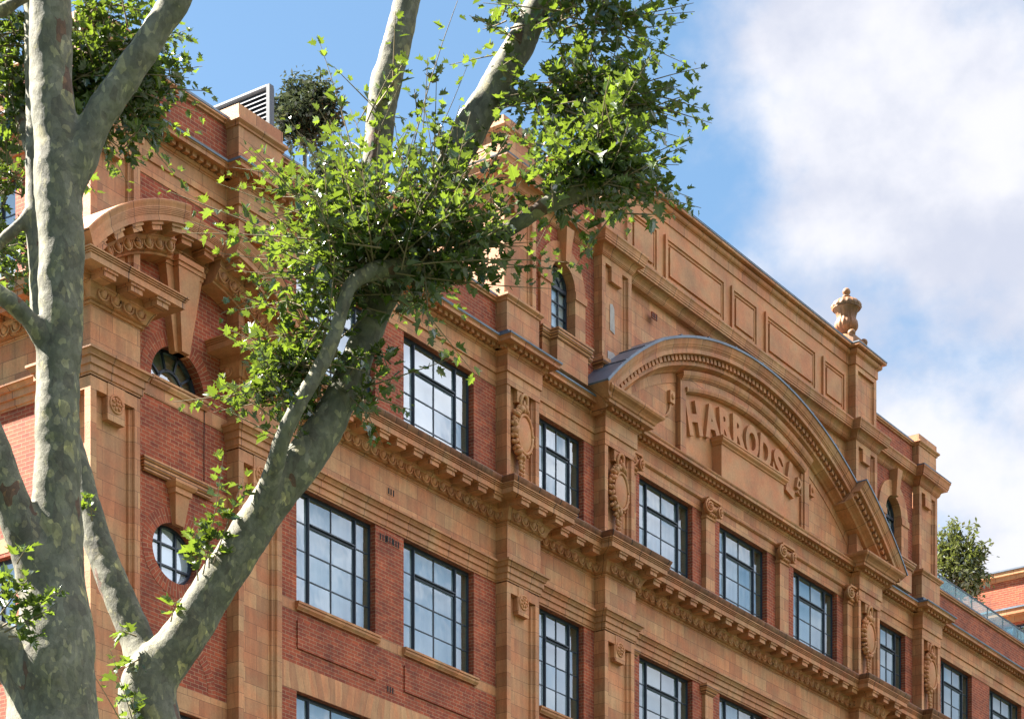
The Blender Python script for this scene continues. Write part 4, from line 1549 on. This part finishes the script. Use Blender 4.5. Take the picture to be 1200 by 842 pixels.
# letters
def letter_mesh(ch, width, height, depth, weight):
    cu = bpy.data.curves.new('t', 'FONT')
    cu.body = ch
    cu.extrude = depth / 2
    cu.offset = weight
    cu.size = 1.0
    cu.bevel_depth = 0.0
    ob = bpy.data.objects.new('t', cu)
    COL.objects.link(ob)
    bpy.context.view_layer.update()
    dg = bpy.context.evaluated_depsgraph_get()
    me = bpy.data.meshes.new_from_object(ob.evaluated_get(dg))
    vs = [v.co.copy() for v in me.vertices]
    fs = [tuple(p.vertices) for p in me.polygons]
    bpy.data.objects.remove(ob)
    bpy.data.curves.remove(cu)
    bpy.data.meshes.remove(me)
    x0, x1 = min(v.x for v in vs), max(v.x for v in vs)
    y0, y1 = min(v.y for v in vs), max(v.y for v in vs)
    out = [((v.x - (x0 + x1) / 2) / (x1 - x0) * width, v.z, (v.y - y0) / (y1 - y0) * height) for v in vs]
    return out, fs


LO_ = .03
lt = MB()


def put(ch, dx, r0, w, h, weight=.046):
    vs, fs = letter_mesh(ch, w, h, .10, weight)
    a = math.asin(dx / (r0 + h / 2))
    vv = []
    for x, d, z in vs:
        r = r0 + z
        vv.append((XC + r * sin(a) + x * cos(a), LO_ + d, ZC + r * cos(a) - x * sin(a)))
    lt.add(vv, fs)


for ch, dx, w in (('H', -2.74, .66), ('A', -1.84, .78), ('R', -1.10, .64), ('R', -.40, .66), ('O', .27, .66), ('D', .99, .60), ('S', 1.72, .56), ('L', 2.46, .44)):
    put(ch, dx, 9.18, w * 1.04, .86)
put('D', 2.90, 9.60, .23, .31)
for dxl, r_ in ((2.90, 9.49),):
    a = math.asin(dxl / r_)
    vv = []
    for sx in (-.08, .08):
        for sz in (0, .03):
            for d in (-.05, .05):
                vv.append((XC + (r_ + sz) * sin(a) + sx * cos(a), LO_ + d, ZC + (r_ + sz) * cos(a) - sx * sin(a)))
    lt.add(vv, [(0, 1, 3, 2), (4, 6, 7, 5), (0, 4, 5, 1), (2, 3, 7, 6), (0, 2, 6, 4), (1, 5, 7, 3)])
lt.build('lettering', M['carved'], gpo)

# --- glass balustrade and set-back storey on the right
gr = MB()
gr.box(67.75, XE, -.335, -.29, 27.78, 27.82)
for k in range(11):
    gr.box(67.775 + k * 1.2, 67.795 + k * 1.2, -.33, -.295, 27.15, 27.78)
gbo = gr.build('glass_balustrade', M['frame'], B)
for k in range(10):
    gb = MB()
    gb.box(67.8 + k * 1.2, 67.8 + k * 1.2 + 1.17, -.32, -.305, 27.19, 27.78)
    gb.build('glass_panel', M['clear'], gbo)
rs = MB()
rs.T = lambda x, o, z: (79.0 - o, x, z)
rs.plate(rect(1.0, 11, 26.2, 31.05), [rect(1.4, 2.55, 27.6, 29.35)], 0, .25)
rs.build('setback_storey', M['brick'], B)
rs2 = MB()
rs2.T = rs.T
rs2.box(.9, 11, -.3, .12, 31.05, 31.2)
rs2.box(1.0, 11, 0, .10, 29.42, 29.62)
rs2.box(1.0, 11, 0, .30, 29.62, 29.80)
rs2.box(1.0, 11, 0, .06, 30.9, 31.05)
rs2.build('storey_cornice', M['mould'], B)
rs3 = MB()
rs3.T = rs.T
rs3.box(.88, 11, -.4, .15, 31.2, 31.25)
rs3.box(1.0, 11, 0, .33, 29.80, 29.86)
rs3.build('lead_flashing', M['lead'], B)
window(1.4, 2.55, 27.6, 29.35, rs.T, cols=(.3, .5, .7), rows=3)

# ------------------------------------------------------------------ trees
FWD = Vector((VX, VY, 0))
RGT = Vector((VY, -VX, 0))
CAMP = Vector((0, -CD, 1.6))


def pt(px, py, dep):
    return CAMP + FWD * dep + RGT * ((px - HX) / FPX * dep) + Vector((0, 0, (HY - py) / FPX * dep))


def smooth_path(P, R, per=4):
    out, rr = [], []
    n = len(P)
    for i in range(n - 1):
        p0, p1, p2, p3 = P[max(i - 1, 0)], P[i], P[i + 1], P[min(i + 2, n - 1)]
        for k in range(per):
            t = k / per
            out.append(0.5 * ((2 * p1) + (p2 - p0) * t + (2 * p0 - 5 * p1 + 4 * p2 - p3) * t * t + (3 * p1 - p0 - 3 * p2 + p3) * t ** 3))
            rr.append(R[i] + (R[i + 1] - R[i]) * t)
    out.append(P[-1])
    rr.append(R[-1])
    return out, rr


def limb(mb, pts, n=18, lump=.05):
    P = [pt(a, b, c) for a, b, c, r in pts]
    R = [r * c / FPX for a, b, c, r in pts]
    P, R = smooth_path(P, R, 5)
    R = [r * (1 + lump * noise.noise(p * 2.3)) for p, r in zip(P, R)]
    P = [p + Vector((noise.noise(p * 1.7), noise.noise(p * 1.7 + Vector((9, 0, 0))), 0)) * r * .16 for p, r in zip(P, R)]
    mb.tube(P, R, n, raw=True)
    return P


def remesh(o, vox):
    m = o.modifiers.new('remesh', 'REMESH')
    m.mode = 'VOXEL'
    m.voxel_size = vox
    m.use_smooth_shade = True
    s = o.modifiers.new('smooth', 'SMOOTH')
    s.iterations = 4
    s.factor = .5
    tx = bpy.data.textures.get('bark_lumps') or bpy.data.textures.new('bark_lumps', 'CLOUDS')
    tx.noise_scale = .22
    d = o.modifiers.new('lumps', 'DISPLACE')
    d.texture = tx
    d.strength = .035
    d.mid_level = .5


LEAFH = [(0, 0), (.13, -.10), (.40, -.04), (.35, .09), (.54, .20), (.31, .30), (.46, .47), (.62, .68), (.34, .58), (.22, .64), (.20, .85), (.08, .88), (0, 1.08)]
NLH = len(LEAFH)


class Leaves:
    def __init__(self, seed):
        self.mb = MB()
        self.tw = MB()
        self.r = random.Random(seed)

    def leaf(self, base, dirv, up, s):
        r = self.r
        y = dirv.normalized()
        x = y.cross(up)
        if x.length < 1e-3:
            x = y.cross(Vector((1, 0, 0)))
        x.normalize()
        z = x.cross(y)
        q = r.random()
        fold = r.uniform(.1, .9)
        droop = r.uniform(.0, .6)
        for sg in (1, -1):
            vs = []
            for a, b in LEAFH:
                vs.append(base + x * (sg * a * s * .98) + y * (b * s) + z * (abs(a) * fold * s - droop * b * b * s * .5 + r.uniform(-.02, .02) * s))
            self.mb.add(vs, [tuple(range(NLH)) if sg > 0 else tuple(range(NLH - 1, -1, -1))], [[(q, .5)] * NLH], raw=True)

    def shoot(self, p, d, L, n, s0=.15, twr=.011, bare=0.1, curl=.25):
        r = self.r
        pts = [p]
        d = d.normalized()
        bend = Vector((r.uniform(-1, 1), r.uniform(-1, 1), r.uniform(-.7, .6))) * curl
        k = 6
        for i in range(k):
            d = (d + bend / k).normalized()
            pts.append(pts[-1] + d * (L / k))
        self.tw.tube(pts, [twr * (1 - .7 * i / k) for i in range(k + 1)], 4, raw=True, caps=False)
        for i in range(n):
            t = bare + (1 - bare) * ((i + r.uniform(0, .8)) / n)
            f = min(t * k, k - 1e-4)
            a = int(f)
            q = pts[a].lerp(pts[a + 1], f - a)
            ax = (pts[a + 1] - pts[a]).normalized()
            side_ = Vector((r.uniform(-1, 1), r.uniform(-1, 1), r.uniform(-.5, .7)))
            side_ = (side_ - ax * side_.dot(ax) * .7).normalized()
            pet = (side_ * .8 + ax * .5).normalized()
            pl_ = r.uniform(.03, .10)
            b = q + pet * pl_
            up = Vector((r.gauss(0, .42), r.gauss(0, .42), 1.0)).normalized()
            ld_ = (pet + Vector((0, 0, r.uniform(-.55, .2)))).normalized()
            s = s0 * r.uniform(.45, 1.3) * (1 - .35 * t * (i > n * .7))
            self.leaf(b, ld_, up, s * .70)

    def clump(self, c, n, L, bias, spread=1.0, leaves=14, s0=.15, jit=.15, minz=-.4):
        r = self.r
        for i in range(int(n * .6)):
            d = Vector((r.gauss(0, 1), r.gauss(0, 1), r.gauss(0, 1))).normalized() * spread + bias
            d.z = max(d.z, minz - .1)
            self.shoot(c + Vector((r.gauss(0, 1), r.gauss(0, 1), r.gauss(0, 1))) * jit * 1.3, d, L * r.uniform(.25, .55), int(leaves * .8), s0, bare=0)
        for i in range(int(n * 1.45)):
            d = Vector((r.gauss(0, 1), r.gauss(0, 1), r.gauss(0, 1))).normalized() * spread + bias
            d.z = max(d.z, minz)
            p = c + Vector((r.gauss(0, 1), r.gauss(0, 1), r.gauss(0, 1))) * jit
            l_ = L * (r.uniform(.35, 1.05) if r.random() < .88 else r.uniform(1.0, 1.2))
            self.shoot(p, d, l_, max(5, int(leaves * 1.25 * l_ / L)), s0)

    def build(self, parent, name='crown'):
        c = self.mb.build(name, M['leaf'], parent)
        self.tw.build('twigs', M['twig'], c)
        return c


def base_of(px, dep):
    p = pt(px, 1700, dep)
    return (p.x, p.y, 0)


# right-hand plane tree, forking low in the picture
T1 = thing('plane_tree', 'mottled plane tree with V-shaped fork and leafy limbs crossing the middle of the facade', 'tree', base_of(176, 27), 'street plane trees')
t = MB()
b0 = pt(176, 870, 27)
t.tube([Vector((b0.x, b0.y, -.1)), Vector((b0.x, b0.y, .6)), Vector((b0.x + .03, b0.y, 4)), b0], [.62, .48, .40, .345], 18, raw=True)
limb(t, [(176, 890, 27, 36), (177, 850, 27, 35), (180, 800, 27, 33), (205, 760, 27, 26), (250, 690, 27, 25), (300, 612, 27, 24.5), (342, 556, 27, 23.5), (380, 503, 27.1, 21.5), (412, 435, 27.2, 18.5), (440, 368, 27.3, 16.5),
         (475, 298, 27.4, 15.5), (515, 220, 27.5, 16), (552, 152, 27.5, 20), (585, 97, 27.6, 19), (612, 47, 27.7, 17), (640, -8, 27.8, 16), (690, -95, 28, 14), (722, -180, 28.1, 10), (745, -265, 28.2, 5)])
limb(t, [(180, 815, 27, 26), (165, 758, 27.1, 21), (136, 690, 27.2, 18.5), (112, 625, 27.3, 16.5), (92, 555, 27.5, 15), (68, 460, 27.8, 14), (49, 360, 28, 13), (42, 270, 28.1, 12), (40, 190, 28.2, 11), (40, 100, 28.3, 10), (34, -40, 28.4, 9), (30, -150, 28.4, 4)])
limb(t, [(300, 615, 26.95, 18), (318, 560, 26.7, 12), (331, 515, 26.5, 10), (348, 478, 26.4, 9.5), (370, 438, 26.4, 9), (390, 398, 26.4, 8.5), (402, 362, 26.4, 8), (412, 334, 26.5, 9), (436, 318, 26.65, 10), (470, 317, 26.9, 15), (502, 315, 27, 10)], 14)
limb(t, [(440, 372, 27.3, 16), (437, 300, 27.35, 16), (436, 225, 27.4, 16.5), (444, 160, 27.4, 17), (453, 100, 27.4, 18), (467, 42, 27.4, 17), (479, -12, 27.4, 16), (492, -80, 27.4, 14), (502, -170, 27.4, 10), (508, -260, 27.4, 5)])
limb(t, [(570, 120, 27.6, 14), (590, 118, 27.6, 8), (615, 112, 27.6, 7), (650, 112, 27.5, 6.5), (695, 120, 27.4, 7), (725, 128, 27.4, 5)], 12)
limb(t, [(502, 315, 27, 9), (555, 290, 26.9, 9), (605, 263, 26.8, 9), (640, 240, 26.7, 9.5), (668, 225, 26.7, 13), (700, 215, 26.7, 11), (722, 208, 26.7, 7)], 12)
limb(t, [(40, 245, 28.1, 8), (22, 264, 28, 7), (0, 284, 28, 7), (-30, 310, 28, 6)], 10)
limb(t, [(40, 170, 28.2, 9), (60, 140, 28.6, 8), (95, 118, 29.0, 8), (130, 110, 29.0, 6)], 10)
limb(t, [(40, 190, 28.2, 8), (28, 150, 28.6, 7), (20, 110, 29.0, 6)], 10)
tr1 = t.build('trunk', M['bark'], T1)
remesh(tr1, .028)

UP = Vector((0, 0, 1))
L1 = Leaves(3)
for (px, py, dep, n, L, bx, bz, lv_) in (
        (412, 322, 26.7, 22, 1.5, -.5, .4, 15), (440, 318, 26.8, 21, 2.25, -.3, .55, 17), (475, 312, 26.9, 24, 2.25, .0, .6, 17), (505, 310, 27.0, 18, 1.6, .15, .55, 16),
        (548, 290, 26.8, 13, 1.0, .1, .35, 13), (425, 240, 27.0, 20, 1.4, -.5, .3, 14), (525, 215, 27.3, 9, 1.1, -.1, .5, 12), (590, 262, 26.8, 4, .6, -.2, .3, 9), (450, 150, 27.3, 5, .9, .2, .3, 9)):
    L1.clump(pt(px, py, dep), n, L, RGT * bx + UP * bz, 1.0, lv_, .165, minz=.0)
for (px, py, dep) in ((506, -250, 27.4), (742, -250, 28.2)):
    LT = Leaves(px)
    LT.clump(pt(px, py, dep), 18, 1.2, UP * .2, 1.0, 13, .165)
    LT.build(T1)
L1.build(T1)
L2 = Leaves(5)
for (px, py, dep, n, L, bx, bz, lv_) in (
        (672, 215, 26.7, 18, .9, -.1, .45, 14), (695, 205, 26.7, 30, 1.15, .2, .45, 16), (712, 200, 26.7, 20, 1.05, .3, .3, 15), (700, 120, 27.3, 24, 1.1, .2, .3, 14), (722, 128, 27.3, 14, 1.05, .35, .15, 13),
        (660, 112, 27.4, 10, .9, -.1, .3, 12), (690, 20, 27.3, 20, 1.2, .2, .1, 13), (650, -10, 27.6, 10, 1.0, .1, .2, 12), (600, 40, 27.5, 5, .8, -.5, .2, 8)):
    L2.clump(pt(px, py, dep), n, L, RGT * bx + UP * bz, 1.0, lv_, .165, minz=-.1)
L2.build(T1)
L3 = Leaves(8)
for (px, py, dep, n, L, bx, bz, lv_) in (
        (356, 440, 26.9, 20, 1.2, -.55, .25, 14), (374, 404, 26.9, 11, 1.0, -.3, .35, 13), (338, 468, 26.8, 11, .85, -.6, .25, 11), (414, 452, 27.0, 6, .85, .45, .0, 12), (430, 420, 27.1, 4, .7, .4, .1, 11)):
    L3.clump(pt(px, py, dep), n, L, RGT * bx + UP * bz, .9, lv_, .165)
L3.build(T1)
# sprouts on the bare lower limbs
L3 = Leaves(21)
for (px, py, tx_, ty_, n) in ((238, 672, 268, 535, 13), (250, 660, 285, 560, 11), (232, 680, 228, 615, 9), (245, 665, 245, 600, 9), (200, 728, 205, 705, 4), (160, 745, 140, 738, 4), (165, 770, 142, 785, 4), (112, 600, 96, 585, 5), (108, 610, 105, 580, 4)):
    a, b = pt(px, py, 26.75), pt(tx_, ty_, 26.65)
    L3.shoot(a, b - a, (b - a).length, int(n * 1.9), .20, curl=.1)
for (px, py, tx_, ty_, n) in ((165, 890, 118, 790, 6), (168, 885, 132, 760, 7), (165, 875, 150, 800, 5)):
    a, b = pt(px, py, 26.6), pt(tx_, ty_, 26.5)
    L3.shoot(a, b - a, (b - a).length, int(n * 1.9), .20, curl=.1)
L3.build(T1)

L5 = Leaves(11)
for (px, py, dep, n, L, bx, bz, lv_) in (
        (30, 120, 29.0, 26, 1.2, -.2, .1, 15), (95, 110, 29.0, 30, 1.2, .2, .1, 15), (130, 110, 29.0, 24, 1.1, .5, -.05, 14), (160, 85, 29.0, 16, .9, .5, .0, 13), (100, 40, 29.0, 20, 1.1, .3, .1, 14), (15, 40, 29.0, 14, 1.0, -.1, .0, 13),
        (10, 215, 29.0, 12, .9, -.1, .0, 12), (8, 290, 29.0, 16, .8, -.1, -.1, 12), (-5, 60, 28.8, 10, .9, .1, .0, 12), (150, 140, 29.0, 10, .75, .4, -.1, 12)):
    L5.clump(pt(px, py, dep), n, L, RGT * bx + UP * bz, 1.0, lv_, .16)
L5.build(T1)

# left-hand plane tree
T2 = thing('plane_tree', 'thick straight-trunked mottled plane tree at the left edge of the photo', 'tree', base_of(60, 24.5), 'street plane trees')
t = MB()
b0 = pt(62, 900, 24.5)
t.tube([Vector((b0.x, b0.y, -.1)), Vector((b0.x, b0.y, .7)), Vector((b0.x, b0.y, 4)), b0], [.85, .68, .60, .55], 20, raw=True)
limb(t, [(60, 940, 24.5, 62), (62, 860, 24.5, 56), (64, 790, 24.5, 50), (65, 720, 24.5, 43), (66, 660, 24.5, 34), (68, 600, 24.5, 29.5), (68, 520, 24.5, 26), (68, 440, 24.5, 26), (70, 360, 24.5, 26.5), (71, 280, 24.5, 27), (70, 215, 24.5, 28),
         (66, 165, 24.5, 27), (61, 110, 24.5, 25.5), (59, 60, 24.5, 25), (58, 0, 24.5, 25), (57, -70, 24.5, 22), (55, -190, 24.5, 15), (50, -310, 24.5, 7)], 22)
limb(t, [(78, 225, 24.5, 20), (92, 185, 24.5, 21), (112, 147, 24.5, 19), (132, 115, 24.5, 18), (152, 84, 24.5, 17.5), (180, 40, 24.5, 17), (205, 0, 24.5, 16.5), (240, -60, 24.5, 14), (275, -140, 24.5, 9), (300, -220, 24.5, 5)])
limb(t, [(64, 440, 24.5, 18), (52, 402, 24.4, 12), (32, 372, 24.3, 11), (2, 347, 24.2, 10.5), (-40, 322, 24.1, 10)], 14)
limb(t, [(62, 720, 24.5, 34), (45, 660, 24.4, 28), (22, 605, 24.3, 22), (3, 556, 24.2, 20), (-16, 505, 24.1, 19), (-45, 440, 24, 17), (-72, 360, 24, 12), (-95, 280, 24, 6)])
limb(t, [(66, 840, 24.5, 48), (30, 785, 24.4, 34), (-8, 752, 24.3, 28), (-60, 715, 24.2, 24), (-130, 660, 24, 17), (-190, 590, 24, 8)])
limb(t, [(-30, 28, 25, 8), (10, 8, 25, 7.5), (60, -25, 25, 7)], 12)
tr2 = t.build('trunk', M['bark'], T2)
remesh(tr2, .028)
L4 = Leaves(12)
for (px, py, tx_, ty_, n) in ((0, 735, 75, 692, 12), (5, 740, 62, 712, 10), (0, 720, 35, 672, 10), (-5, 700, 15, 678, 8), (10, 745, 45, 745, 8), (20, 660, 30, 640, 4)):
    a, b = pt(px, py, 23.4), pt(tx_, ty_, 23.3)
    L4.shoot(a, b - a, (b - a).length, int(n * 2.0), .17, curl=.15)
for (px, py, dep) in ((52, -290, 24.5), (295, -205, 24.5), (-92, 290, 24), (-185, 600, 24)):
    LT = Leaves(px)
    LT.clump(pt(px, py, dep), 16, 1.1, UP * .2, 1.0, 13, .165)
    LT.build(T2)
L4.build(T2)


# roof garden trees in planters
def roof_tree(name, label, px, py, dep, rx, rz, n, leafm, sz, seed, base_px=None):
    c = pt(px, py, dep)
    bz = 26.25
    bp = pt(base_px or px, py, dep)
    o = thing(name, label, 'tree', (bp.x, bp.y, bz), 'roof garden trees')
    r = random.Random(seed)
    tb = MB()
    top = c + Vector((0, 0, -rz * .35))
    st = Vector((bp.x, bp.y, bz + .5))
    tb.tube([st, st.lerp(top, .5) + Vector((.05, .03, 0)), top], [.07, .055, .04], 8, raw=True)
    lv = MB()
    ends = []
    for i in range(46):
        d = Vector((r.gauss(0, 1), r.gauss(0, 1), r.gauss(.25, .9))).normalized()
        e = c + Vector((d.x * rx, d.y * rx, d.z * rz)) * r.uniform(.55, 1.0)
        m_ = top.lerp(e, .5) + Vector((0, 0, .08))
        tb.tube([top, m_, e], [.025, .014, .005], 5, raw=True, caps=False)
        ends.append((m_, e))
    for i in range(n):
        m_, e = r.choice(ends)
        p = m_.lerp(e, r.uniform(.0, 1.1)) + Vector((r.gauss(0, 1), r.gauss(0, 1), r.gauss(0, 1))) * .13
        y = Vector((r.gauss(0, 1), r.gauss(0, 1), r.gauss(0, .8))).normalized()
        x = y.cross(Vector((r.gauss(0, .5), r.gauss(0, .5), 1))).normalized()
        q = r.random()
        s = sz * r.uniform(.6, 1.3)
        lv.add([p, p + y * s * .5 + x * s * .22, p + y * s, p + y * s * .5 - x * s * .22], [(0, 1, 2, 3)], [[(q, .5)] * 4], raw=True)
    tb.build('trunk', M['twig'], o)
    lv.build('crown', M[leafm], o)
    pb = MB(lambda x, y, z: (x, y, z))
    pb.box(bp.x - .6, bp.x + .6, bp.y - .6, bp.y + .6, bz, bz + .55)
    po = pb.build('planter', M['planter'])
    po['label'] = 'dark planter box on the flat roof under the ' + ('grey-green bushy tree' if leafm == 'olive' and seed == 1 else 'low roof shrub' if seed == 2 else 'pale leafy roof tree')
    po['category'] = 'planter'
    return o


roof_tree('roof_tree', 'grey-green bushy tree standing on the roof behind the louvred screen', 357, 130, 55, .80, .92, 6500, 'olive', .15, 1)
roof_tree('roof_tree', 'small dark shrub on the roof right of the louvred screen', 386, 218, 54.5, .7, .6, 2600, 'olive', .15, 2)
roof_tree('roof_tree', 'pale airy tree on the roof terrace behind the glass balustrade', 1126, 662, 82, 1.1, 1.7, 4200, 'light', .2, 3)
